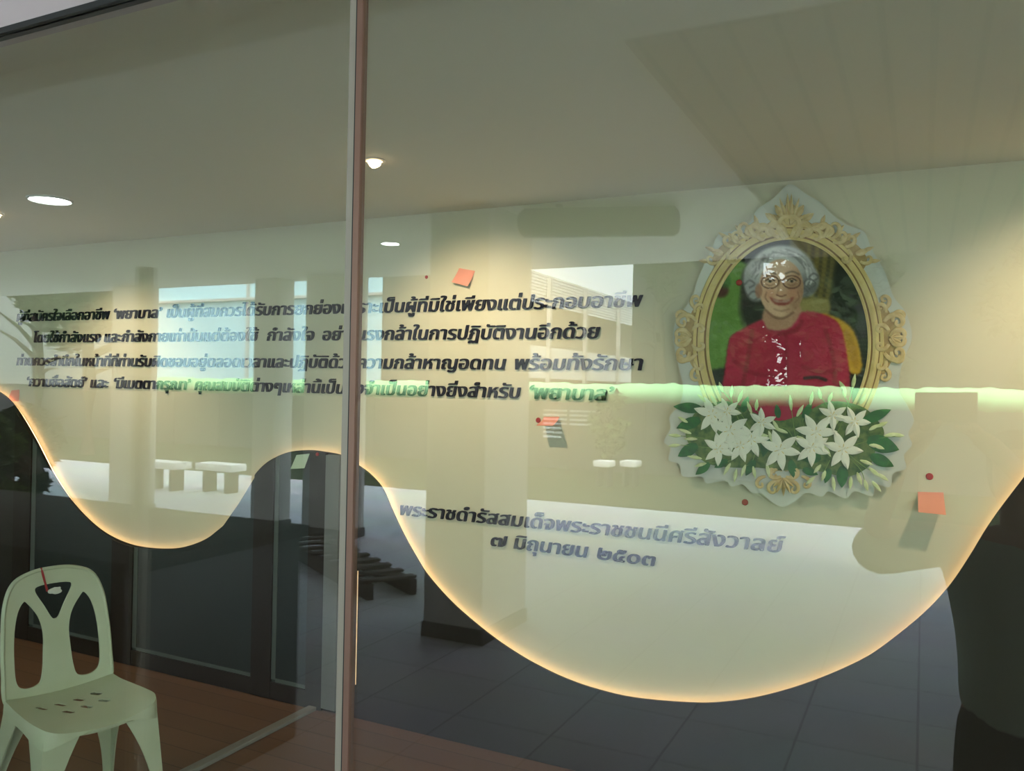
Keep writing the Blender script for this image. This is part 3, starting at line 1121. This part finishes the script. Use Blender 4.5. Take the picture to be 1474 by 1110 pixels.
def make_chair(loc, rz):
    t = thing('plastic_chair', 'pale green plastic chair with cut out backrest on the brown floor behind the glass', 'chair', (0, 0, 0))
    SH = .435

    def dish(u, v):
        r2 = (u / .2) ** 2
        return SH + .012 * r2 - .010 * max(0, 1 - r2) + (.012 * max(0, (v - .05) / .15) ** 2) - (.018 * max(0, (-v - .15) / .07) ** 2)
    outer = catmull([(-.195, .19), (-.21, .10), (-.222, -.08), (-.218, -.17), (-.185, -.212), (-.10, -.224), (0, -.226), (.10, -.224), (.185, -.212), (.218, -.17), (.222, -.08),
                     (.21, .10), (.195, .19), (.1, .20), (0, .203), (-.1, .20)], 5)
    holes = []
    for cx, cy, a in ((-.12, .045, 114), (-.05, .05, 114), (.02, .055, 114), (.09, .06, 114), (-.06, -.045, 114), (.01, -.04, 114), (.08, -.035, 114)):
        c, s = math.cos(math.radians(a)), math.sin(math.radians(a))
        holes.append([(cx + c * x - s * y, cy + s * x + c * y) for x, y in ((-.020, -.012), (.020, -.012), (.027, 0), (.020, .012), (-.020, .012), (-.027, 0))])
    bm = bmesh.new()
    sheet(bm, outer, lambda u, v, s: (u, v, dish(u, v) - .005 * s), holes, grid=.03)
    # skirt under the rim, arched between the legs
    n = len(outer)
    skin_o, skin_i = [], []
    for i, (u, v) in enumerate(outer):
        ax, ay = abs(u) / .22, abs(v + .01) / .21
        corner = min(ax, ay) ** 2
        d = .030 + .045 * corner
        k = 1.012
        a0 = bm.verts.new((u, v, dish(u, v) - .001))
        a1 = bm.verts.new((u * k, v * k, dish(u, v) - .014))
        a2 = bm.verts.new((u * (k + .012), v * (k + .012), SH - d))
        b2 = bm.verts.new((u * (k - .015), v * (k - .015), SH - d))
        b0 = bm.verts.new((u * .975, v * .975, dish(u, v) - .008))
        skin_o.append((a0, a1, a2, b2, b0))
    for i in range(n):
        p, q = skin_o[i], skin_o[(i + 1) % n]
        for k in range(4):
            bm.faces.new((p[k], q[k], q[k + 1], p[k + 1]))
    obj('seat', bm, M['plastic'], t)
    # legs: L shaped, splayed, tapering
    for sx, sy in ((-1, -1), (1, -1), (-1, 1), (1, 1)):
        bm = bmesh.new()
        rings = []
        for k in range(11):
            q = k / 10
            z = SH - .035 - (SH - .035) * q
            cx = sx * (.214 + .030 * q)
            cy = (-.205 - .028 * q) if sy < 0 else (.180 + .070 * q)
            wv = .088 * (1 - q) ** 2.2 + .048 - .014 * q
            th = .006
            prof_ = [(0, 0), (-wv * .55, 0), (-wv, .002), (-wv, th + .002), (-wv * .5, th), (-th, th), (-th, wv * .5), (-th - .002, wv), (-.002, wv), (0, wv * .5)]
            rd = .012 * (1 - .4 * q)
            prof_[0] = (-rd * .35, rd * .35)
            rings.append([bm.verts.new((cx + sx * a, cy - sy * b, z)) for a, b in prof_])
        m_ = len(rings[0])
        for a, b in zip(rings, rings[1:]):
            for i in range(m_):
                bm.faces.new((a[i], a[(i + 1) % m_], b[(i + 1) % m_], b[i]))
        bm.faces.new(rings[0])
        bm.faces.new(rings[-1][::-1])
        obj('leg', bm, M['plastic'], t, 50)
    # backrest
    bo = catmull([(-.196, -.005), (-.205, .10), (-.200, .22), (-.186, .32), (-.150, .385), (-.08, .412), (0, .418), (.08, .412), (.150, .385), (.186, .32), (.200, .22), (.205, .10), (.196, -.005),
                  (.10, -.012), (0, -.014), (-.10, -.012)], 6)
    side = [(-.158, .055), (-.164, .13), (-.158, .22), (-.142, .285), (-.118, .318), (-.102, .310), (-.066, .262), (-.050, .205), (-.052, .14), (-.060, .07), (-.076, .035), (-.125, .030)]
    hl = catmull(side, 5)
    hr = catmull([(-x, y) for x, y in side][::-1], 5)
    ht = catmull([(-.070, .345), (-.060, .362), (0, .366), (.060, .362), (.070, .345), (.040, .295), (.014, .250), (0, .243), (-.014, .250), (-.040, .295)], 5)

    def bk(u, v, s):
        y = .190 + v * .20 + .05 * v * v - .22 * max(0, abs(u) - .03) ** 1.6 * 1.4
        rim = .006 + .004 * s
        return (u, y + rim * (1 if s else -1) * .5, SH + .004 + v * 1.14)
    bm = bmesh.new()
    sheet(bm, bo, bk, [hl, hr, ht], grid=.022)
    # rolled outer rim
    rim_pts = [bk(u, v, 0) for u, v in bo[:12 * 6 + 1]]
    tube(bm, [(x, y + .006, z) for x, y, z in rim_pts], .0085, 8, flat=1.3, up=(0, 1, 0))
    obj('backrest', bm, M['plastic'], t, 50)
    # small round drain hole plug marks on the seat front
    t.rotation_euler = (0, 0, rz)
    t.scale = (CHS, CHS, CHS)
    t.location = loc
    bpy.context.view_layer.update()
    return t, bk, SH


CHX, CHY, CHR, CHS = -3.29, 1.24, math.radians(77), 1.12
chair, bkf, SH = make_chair((CHX, CHY, 0), CHR)
cm = Matrix.Translation((CHX, CHY, 0)) @ Matrix.Rotation(CHR, 4, 'Z') @ Matrix.Scale(CHS, 4)
rb = thing('ribbon_tag', 'red ribbon with a crumpled white tag tied to the chair back', 'ribbon', tuple(cm @ Vector(bkf(-.03, .418, 0))))
rad_ = []
bm = bmesh.new()
pr = [bkf(-.042, .425, 0), bkf(-.040, .40, 0), bkf(-.034, .372, 0), bkf(-.028, .345, 0), bkf(-.010, .342, 0)]
off = [0, -.009, -.009, -.008, -.010]
tube(bm, [cm @ Vector((x, y + d, z)) for (x, y, z), d in zip(pr, off)], [.005, .006, .005, .006, .003], 8, flat=.5, up=(1, 0, 0))
obj('ribbon', bm, M['ribbon'], rb)
bm = bmesh.new()
bmesh.ops.create_icosphere(bm, subdivisions=3, radius=.016)
for v in bm.verts:
    v.co = Vector((v.co.x * 1.7, v.co.y * .5, v.co.z * .8)) * (1 + .5 * noise.noise(v.co * 90))
    v.co = cm @ (v.co + Vector(bkf(.004, .342, 0)) + Vector((0, -.012, 0)))
obj('paper_tag', bm, M['tag'], rb)

# ------------------------------------------------------------------ outside: canopy, pavement, pillar
GE = -9.84 * K           # far edge of the pale pavement
CE = -6.25 * K           # outer edge of the canopy
XP = -.885 * K
struct(obj('pavement', nb(-34, 16, GE, .02, -.16, -.0), M['pave']))
struct(obj('lawn', nb(-60, 40, -60, GE, -.2, -.02), M['lawn']))
struct(obj('canopy', nb(-34, 16, CE, -.008, ZS, ZS + .35), M['soffit']))
struct(obj('board_soffit', nb(XP, 16, CE + .05, -1.552 * K, ZS - .03, ZS - .0005), M['plank']))
struct(obj('canopy_beam', nb(-34, 16, -1.40 * K, -.95 * K, ZS - .10, ZS - .0005), M['soffit']))


def pillar(x0, x1, y0, y1, label, m='conc', name='pillar'):
    t = thing(name, label, 'pillar', ((x0 + x1) / 2, (y0 + y1) / 2, 0), 'canopy pillars reflected in the glass')
    obj('shaft', nb(x0, x1, y0, y1, .112, ZS - .001, bev=.01), M[m], t)
    obj('skirting', nb(x0 - .012, x1 + .012, y0 - .012, y1 + .012, 0, .112, bev=.004), M['skirt'], t)
    return t


pillar(-2.858 * K, -2.43 * K, -4.167 * K, -3.535 * K, 'square grey canopy pillar reflected right of the mullion')
pillar(-6.609 * K, -6.307 * K, -6.2 * K, -5.9 * K, 'square canopy pillar reflected between the two bright openings left of the mullion')
pillar(-5.89 * K, -5.30 * K, -6.2 * K, -5.9 * K, 'wide canopy pillar reflected right behind the mullion')
pillar(-8.907 * K, -8.451 * K, -6.2 * K, -5.9 * K, 'canopy pillar reflected at the left end of the wide bright opening')

p = hz(562, 350, ZS)
dl = thing('canopy_downlight', 'small round lit downlight under the canopy, reflected right of the mullion', 'downlight', (p[0], -p[1], ZS - .001))
bm = bmesh.new()
lathe(bm, [(.100, 0), (.100, -.006), (.085, -.008)], 28, (p[0], -p[1], ZS))
obj('trim_ring', bm, M['trim'], dl)
bm = bmesh.new()
lathe(bm, [(.084, -.004), (.083, -.012), (.04, -.014)], 28, (p[0], -p[1], ZS))
obj('diffuser', bm, M['lamp2'], dl)

a, b = hz(752, 318, ZS - .1), hz(975, 314, ZS - .1)
fx = thing('canopy_lamp_housing', 'long dark lamp housing under the canopy, reflected above the middle of the text', 'lamp housing', ((a[0] + b[0]) / 2, -a[1], ZS))
bm = bmesh.new()
tube(bm, [(a[0], -a[1], ZS - .12), (a[0] + .02, -a[1], ZS - .12), (b[0] - .02, -b[1], ZS - .12), (b[0], -b[1], ZS - .12)], [.09, .11, .11, .09], 14)
obj('housing', bm, M['fixture'], fx)
for q, s in ((a, .3), (b, -.3)):
    obj('bracket', nb(q[0] + s - .02, q[0] + s + .02, -q[1] - .02, -q[1] + .02, ZS - .02, ZS), M['fixture'], fx)

# slim pale post, added to give a light stripe in the glass
for (x, Y, wd_, z1, lab) in ((-1.93 * K, -.6 * K, .022, float(hy(203, 385, .6 * K)[2]), 'slim pale post added close to the glass, reflected as a light stripe across the chair seat'),):
    t = tag(obj('stripe_post', nb(x - wd_, x + wd_, Y - .02, Y + .02, 0, z1 - .001, bev=.004), M['pale']), lab, 'post')
q0, q1 = hy(160, 640, 6.9 * K), hy(177, 640, 6.9 * K)
tag(obj('stripe_board', nb(q0[0], q1[0], -6.98 * K, -6.9 * K, 0, 2.55, bev=.01), M['white']), 'narrow upright white board added outdoors as a bright gap reflected over the left end of the text', 'board')  # added board, stands in for a bright gap in the reflection

# pallet of dark timber on the pavement
A0, A1 = hz(470, 790, 0), hz(600, 856, 0)
dirv = Vector((A1[0] - A0[0], -(A1[1] - A0[1]), 0))
L = dirv.length
t = thing('timber_pallet', 'dark timber rack lying on the pale pavement, reflected just right of the mullion', 'pallet', (A0[0], -A0[1], 0))
ang = math.atan2(dirv.y, dirv.x)
for off in (0, .42):
    bm = nb(0, L, off, off + .07, .0, .14, bev=.006)
    obj('rail', bm, M['wood'], t).rotation_euler = (0, 0, 0)
for i in range(9):
    bm = nb(.05 + i * (L - .2) / 8, .15 + i * (L - .2) / 8, -.02, .51, .141, .165, bev=.004)
    obj('slat', bm, M['wood'], t)
for ch in t.children:
    ch.matrix_parent_inverse = Matrix()
t.rotation_euler = (0, 0, ang)

# green rolled tarpaulin on posts along the lawn
YG = -14 * K
zg, rg = 1.545 * K, .185 * K
t = thing('tarpaulin_roll', 'long pale green rolled tarpaulin on posts, reflected as a green band across text and portrait', 'tarpaulin', (-9 * K, YG, 0))
bm = bmesh.new()
pts, rd = [], []
x = -17.8 * K
while x < 3:
    f = (x + 17.8 * K) / (18 * K)
    pts.append((x, YG, zg - .04 + .05 * f + .015 * math.sin(x * 2.1)))
    rd.append(rg * (1 + .05 * math.sin(x * 7.3) + .04 * math.sin(x * 17.7 + 1) + (.09 * noise.noise(Vector((x * 5, 0, 0))))))
    x += .07
tube(bm, pts, rd, 18)
obj('roll', bm, M['green'], t)
for k in range(13):
    x = -17 * K + k * 1.83
    bm = bmesh.new()
    tube(bm, [(x, YG, 0), (x, YG, zg - rg * .8)], .03, 8)
    obj('post', bm, M['fixture'], t)

# white slats below it, on an added dark sheet for shade that hides the horizon
t = thing('slatted_screen', 'white slats on a dark sheet added for the shade under the green band, reflected below the text block', 'screen', (-6.3 * K, -14.3 * K, 0))
obj('shade_backing', nb(-30, 4, -14.5 * K, -14.4 * K, 0, 1.44 * K), M['shade'], t)
bm = bmesh.new()
for k in range(7):
    z = .62 * K + k * .088 * K
    box(bm, -6.9 * K, -5.66 * K if k > 2 else -6.5 * K, -14.38 * K, -14.34 * K, z, z + .04 * K)
obj('white_slats', bm, M['slat'], t)


# benches
def bench(px, py, w_, label):
    p = hz(px, py, .5)
    t = thing('concrete_bench', label, 'bench', (p[0], -p[1], 0), 'white concrete benches on the lawn and pavement')
    obj('bench_top', nb(p[0] - w_, p[0] + w_, -p[1] - .18, -p[1] + .18, .38, .50, bev=.01), M['bench'], t)
    for s in (-1, 1):
        obj('leg', nb(p[0] + s * w_ * .6 - .03, p[0] + s * w_ * .6 + .03, -p[1] - .14, -p[1] + .14, -.02, .38, bev=.008), M['shade'], t)


bench(240, 664, .42, 'white bench reflected under the left half of the text')
bench(318, 667, .42, 'white bench reflected just left of the dark frames')
bench(870, 663, .17, 'small white bench reflected under the folded out note')
bench(908, 663, .17, 'small white bench reflected left of the portrait flowers')

# ------------------------------------------------------------------ buildings behind
YB0, YB1, XB = -15.8 * K, -29 * K, -8.575 * K
t = thing('louvred_building', 'grey building wing with white louvres and a white parapet, reflected left of the portrait', 'building', (XB - 2, -22 * K, 0))
obj('wall', nb(XB - 4, XB - .35, YB1, YB0, -.02, 4.55 * K), M['shade'], t)
obj('parapet', nb(XB - .35, XB, YB1 + .5, YB0, 1.86 * K, 2.66 * K), M['white'], t)
bm = bmesh.new()
for k in range(10):
    z = (3.73 + k * .078) * K
    box(bm, XB - .08, XB - .04, YB1 + .6, YB0 - 1.6, z, z + .052 * K)
obj('louvre', bm, M['slat'], t)
for yy in (-18.2, -20.7, -23.5):
    obj('column', nb(XB + .01, XB + .12, yy * K - .07, yy * K + .07, -.02, 4.4 * K), M['conc'], t)

t = thing('pale_blue_building', 'pale blue building filling the bright opening reflected over the left text', 'building', (-21 * K, -23 * K, 0))
obj('wall', nb(-27.4 * K, -15.0 * K, -26 * K, -22 * K, -.02, 8.5), M['blue'], t)
bm = bmesh.new()
for xx in (-22.3, -21.1, -17.2):
    box(bm, xx * K - .06, xx * K + .06, -22 * K, -21.9 * K, 0, 8.2)
obj('downpipe', bm, M['conc'], t)
obj('string_course', nb(-27.4 * K, -15.0 * K, -22 * K, -21.85 * K, 5.5, 5.62), M['conc'], t)

# ------------------------------------------------------------------ trees


def tree(x, y, h, crown, n, size, label, m='leaf', name='shade_tree', lo=.35, group='trees reflected in the glass', cat='tree', base_z=0.):
    t = thing(name, label, cat, (x, y, 0), group)
    rng = random.Random(int(abs(x * 31 + y * 17)))
    bm = bmesh.new()
    tr_ = .05 * h ** .5 + .04
    tube(bm, [(x, y, -.05), (x + .05, y, h * .25), (x - .05, y + .05, h * .55), (x, y, h * .9)], [tr_ * 1.2, tr_, tr_ * .7, tr_ * .2], 10)
    ends = []
    for k in range(9):
        z0 = h * rng.uniform(.28, .7)
        a = rng.uniform(0, 6.28)
        r = crown * rng.uniform(.5, .95)
        e = Vector((x + r * math.cos(a), y + r * math.sin(a), min(h, z0 + r * rng.uniform(.2, .8))))
        tube(bm, [(x, y, z0), (Vector((x, y, z0)) + e) / 2 + Vector((0, 0, .1)), e], [tr_ * .45, tr_ * .3, tr_ * .1], 6)
        ends.append(e)
    obj('trunk', bm, M['bark'], t)
    vs, fs = [], []
    blobs = [(x + rng.uniform(-.6, .6) * crown, y + rng.uniform(-.6, .6) * crown, h * rng.uniform(lo + .1, .92), crown * rng.uniform(.3, .55)) for _ in range(16)]
    for k in range(n):
        b = rng.choice(blobs)
        d = Vector((rng.gauss(0, 1), rng.gauss(0, 1), rng.gauss(0, 1)))
        d = d.normalized() * b[3] * rng.uniform(.3, 1.05)
        c = Vector(b[:3]) + Vector((d.x, d.y, d.z * .75))
        u = Vector((rng.gauss(0, 1), rng.gauss(0, 1), rng.gauss(0, .6))).normalized()
        w_ = u.cross(Vector((rng.gauss(0, 1), rng.gauss(0, 1), rng.gauss(0, 1)))).normalized()
        s = size * rng.uniform(.6, 1.3)
        i = len(vs)
        vs += [c - u * s, c + w_ * s * .38, c + u * s, c - w_ * s * .38]
        fs.append((i, i + 1, i + 2, i + 3))
    me = bpy.data.meshes.new('foliage')
    me.from_pydata([tuple(v) for v in vs], [], fs)
    me.materials.append(M[m])
    o = bpy.data.objects.new('foliage', me)
    COL.objects.link(o)
    o.parent = t
    o.matrix_parent_inverse = t.matrix_basis.inverted()
    o['kind'] = 'stuff'
    t.location.z = base_z
    return t


tree(-2.35 * K, -16.3 * K, 7.6, 2.4, 10500, .16, 'dense dark tree reflected over the portrait picture', lo=.12)
tree(2.9 * K, -16.6 * K, 7.6, 2.3, 9000, .19, 'dense dark tree reflected right of the portrait', lo=.12)
tree(-16.2 * K, -11.0 * K, 6.5, 1.5, 3000, .17, 'loose tree with sky gaps reflected at the far left above the text')
tree(-20.0 * K, -12.4 * K, 7, 1.7, 6500, .18, 'dark tree reflected at the far left edge of the glass')
tree(-5.35 * K, -17.2 * K, 7.5, .9, 2500, .16, 'slim tree rising above the louvred building in the reflection', lo=.5)
tree(-5.2 * K, -13.4 * K, 1.9, .45, 700, .12, 'light green shrub reflected under the text block', 'leaf2', 'shrub', .1, 'shrubs reflected in the glass', 'shrub')
dp = thing('added_planter_box', 'long dark planter box added close to the glass to darken the reflection behind the plastic chair', 'planter', (-4.2 * K, -1.5 * K, 0))  # added to keep bright paving out of the lower left reflection
obj('box', nb(-6.2 * K, -2.52 * K, -1.95 * K, -1.03 * K, 0, 1.08, bev=.012), M['skirt'], dp)
obj('rim', nb(-6.23 * K, -2.49 * K, -1.98 * K, -1.0 * K, 1.081, 1.14, bev=.01), M['wood'], dp)
# planting bed at the left end of the pavement
bed = thing('planting_bed', 'dark planting bed reflected behind the plastic chair at the far left', 'planting bed', (-9.4 * K, -4.2 * K, 0))
obj('kerb', nb(-12.5 * K, -6.62 * K, -5.4 * K, -2.6 * K, 0, .10, bev=.01), M['conc'], bed)
obj('soil', nb(-12.4 * K, -6.72 * K, -5.3 * K, -2.7 * K, .09, .13), M['skirt'], bed)
for k, (sx_, sy_, hh, lab) in enumerate(((-7.35, -3.5, 1.25, 'leafy shrub nearest the pavement in the planting bed reflected at the left'),
                                         (-8.35, -4.6, 1.45, 'leafy shrub in the middle of the planting bed reflected at the left'),
                                         (-8.9, -3.4, 1.3, 'low leafy shrub in front of the planting bed reflected at the far left'),
                                         (-9.9, -4.4, 1.5, 'tall leafy shrub at the back of the planting bed reflected at the far left'))):
    tree(sx_ * K, sy_ * K, hh, .42, 1300, .11, lab, 'leaf' if k % 2 else 'leaf2', 'shrub', .1, 'shrubs reflected in the glass', 'shrub', .20)
for i_, (x0, x1, lab) in enumerate(((-6.6, -3.85, 'added dark building blocking the sky behind the trees, reflected at the left of the portrait'),
                                    (-2.55, 9, 'added dark building blocking the sky behind the trees, reflected right of the portrait'),
                                    (-52, -27.6, 'added grey building blocking the sky, reflected at the far left of the glass'))):
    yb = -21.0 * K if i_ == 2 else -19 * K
    t = thing('sky_block_building', lab, 'building', ((x0 + x1) / 2 * K, yb - 1, 0))  # added building, keeps bright sky out of the reflection
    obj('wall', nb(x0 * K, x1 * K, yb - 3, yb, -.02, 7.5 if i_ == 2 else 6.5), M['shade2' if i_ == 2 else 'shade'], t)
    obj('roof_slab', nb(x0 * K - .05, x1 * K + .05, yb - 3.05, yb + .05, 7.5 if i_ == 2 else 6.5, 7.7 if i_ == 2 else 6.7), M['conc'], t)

# ------------------------------------------------------------------ the photographer, seen only as a reflection
ph = thing('smartphone', 'dark smartphone held sideways, reflected right of the portrait flowers', 'phone', tuple(CP - AX[2] * .02))
c0 = CP + AX[0] * .047 + AX[1] * .027 - AX[2] * .016
bm = nb(-.0775, .0775, -.0375, .0375, -.004, .004, bev=.003)
bm.transform(Matrix.Translation(c0) @ Matrix((AX[0], AX[1], AX[2])).transposed().to_4x4())
obj('shell', bm, M['phone'], ph)

pe = thing('person', 'person in a grey green top holding up a phone, reflected dimly at the right edge', 'person', (.28, -1.80, 0))


def skin_mesh(name, nodes, edges, m, parent, sub=2):
    me = bpy.data.meshes.new(name)
    me.from_pydata([n[0] for n in nodes], edges, [])
    o = bpy.data.objects.new(name, me)
    COL.objects.link(o)
    me.materials.append(m)
    md = o.modifiers.new('skin', 'SKIN')
    md.use_smooth_shade = True
    me.skin_vertices.new() if not me.skin_vertices else None
    for i, n in enumerate(nodes):
        r = n[1]
        me.skin_vertices[0].data[i].radius = (r, r) if not isinstance(r, tuple) else r
        me.skin_vertices[0].data[i].use_root = (i == 0)
    sd = o.modifiers.new('sub', 'SUBSURF')
    sd.levels = sd.render_levels = sub
    # bake, so that the mesh itself is the body
    bpy.context.view_layer.update()
    ev = bpy.data.meshes.new_from_object(o.evaluated_get(bpy.context.evaluated_depsgraph_get()))
    o.modifiers.clear()
    o.data = ev
    if not ev.materials:
        ev.materials.append(m)
    for p in ev.polygons:
        p.use_smooth = True
    o.parent = parent
    o.matrix_parent_inverse = parent.matrix_basis.inverted()
    return o


nodes, edges = [], []


def chain(pts, start=None):
    prev = start
    for p, r in pts:
        nodes.append((p, r))
        i = len(nodes) - 1
        if prev is not None:
            edges.append((prev, i))
        prev = i
    return prev


bx = .27
n_p = chain([((bx, -1.80, .93), (.14, .11))])
n_c = chain([((bx, -1.80, 1.12), (.125, .10)), ((bx, -1.79, 1.32), (.15, .105)), ((bx, -1.78, 1.43), (.10, .08))], n_p)
n_n = chain([((bx - .005, -1.765, 1.50), (.05, .05)), ((bx - .01, -1.75, 1.56), (.05, .055)), ((bx - .015, -1.735, 1.63), (.068, .085)), ((bx - .015, -1.735, 1.70), (.072, .088)), ((bx - .015, -1.745, 1.755), (.045, .055))], n_c)


def arm(sh, el, wr, palm, tips, thumb):
    s = chain([(sh, .055), (tuple((Vector(sh) + Vector(el)) / 2), .048), (el, .040), (tuple((Vector(el) + Vector(wr)) / 2), .036), (wr, .026), (palm, (.036, .018))], n_c)
    for tp in tips:
        mid = (Vector(palm) * .45 + Vector(tp) * .55) + Vector((0, -.012, 0))
        chain([(tuple(mid), .0092), (tp, .008)], s)
    chain([(tuple((Vector(wr) + Vector(thumb)) / 2 + Vector((0, .01, 0))), .011), (thumb, .009)], s)


pa = Vector(c0) - Vector(AX[0]) * .06
pbk = Vector(c0) + Vector(AX[0]) * .075
dn, fw = Vector(AX[1]), Vector(AX[2])
arm((.10, -1.77, 1.45), (-.13, -1.52, 1.50), (-.055, -1.34, 1.73), tuple(pa + dn * .075 - fw * .03),
    [tuple(pa + dn * (.036 - i * .004) + Vector(AX[0]) * (.004 + i * .016) + fw * .010 + dn * .012) for i in range(4)], tuple(pa + dn * .03 - fw * .02 + Vector(AX[0]) * .03))
arm((.44, -1.77, 1.45), (.46, -1.50, 1.40), (.22, -1.30, 1.71), tuple(pbk + dn * .075 - fw * .03),
    [tuple(pbk + dn * .048 - Vector(AX[0]) * (i * .016) + fw * .010) for i in range(4)], tuple(pbk + dn * .03 - fw * .02 - Vector(AX[0]) * .03))
for s in (-1, 1):
    chain([((bx + s * .09, -1.80, .86), (.085, .085)), ((bx + s * .10, -1.79, .48), .058), ((bx + s * .105, -1.81, .30), .052), ((bx + s * .11, -1.82, .09), .036), ((bx + s * .12, -1.72, .035), (.038, .026)), ((bx + s * .125, -1.64, .025), (.032, .018))], n_p)
body = skin_mesh('body', nodes, edges, M['skin'], pe)

nodes, edges = [], []
r0 = chain([((bx, -1.80, .84), (.185, .145)), ((bx, -1.80, 1.05), (.165, .135)), ((bx, -1.79, 1.30), (.185, .135)), ((bx, -1.78, 1.41), (.15, .11))])
for sh, el in (((.10, -1.77, 1.44), (-.13, -1.52, 1.48)), ((.44, -1.77, 1.44), (.46, -1.50, 1.40))):
    sh, el = Vector(sh), Vector(el)
    chain([(tuple(sh), .075), (tuple((sh + el) / 2 - Vector((0, 0, .02))), .075), (tuple(el - Vector((0, 0, .045))), .082), (tuple(el + Vector((.02, .03, -.02))), .07)], 2)
skin_mesh('shirt', nodes, edges, M['shirt'], pe)
nodes, edges = [], []
chain([((bx, -1.80, 1.02), (.145, .12)), ((bx, -1.80, .92), (.15, .125))])
for s in (-1, 1):
    chain([((bx + s * .085, -1.80, .82), (.088, .095)), ((bx + s * .10, -1.79, .48), .072), ((bx + s * .105, -1.81, .26), .066), ((bx + s * .11, -1.82, .08), .060)], 1)
skin_mesh('trousers', nodes, edges, M['trouser'], pe)
nodes, edges = [], []
chain([((bx - .015, -1.79, 1.56), (.06, .04)), ((bx - .015, -1.79, 1.66), (.085, .06)), ((bx - .015, -1.765, 1.745), (.088, .085)), ((bx - .015, -1.72, 1.785), (.06, .05))])
skin_mesh('hair', nodes, edges, M['hair'], pe)
for s in (-1, 1):
    nodes, edges = [], []
    chain([((bx + s * .11, -1.85, .042), (.042, .04)), ((bx + s * .118, -1.76, .042), (.045, .038)), ((bx + s * .125, -1.66, .034), (.045, .028)), ((bx + s * .128, -1.60, .028), (.035, .022))])
    skin_mesh('shoe', nodes, edges, M['phone'], pe)
# face features of the photographer
bm = bmesh.new()
hx_, hy_, hz_ = bx - .015, -1.648, 1.66
tube(bm, [(hx_, hy_ - .005, hz_ + .01), (hx_, hy_ + .010, hz_ - .012), (hx_, hy_ + .014, hz_ - .026), (hx_, hy_, hz_ - .034)], [.006, .009, .012, .006], 8)
obj('nose', bm, M['skin'], pe)
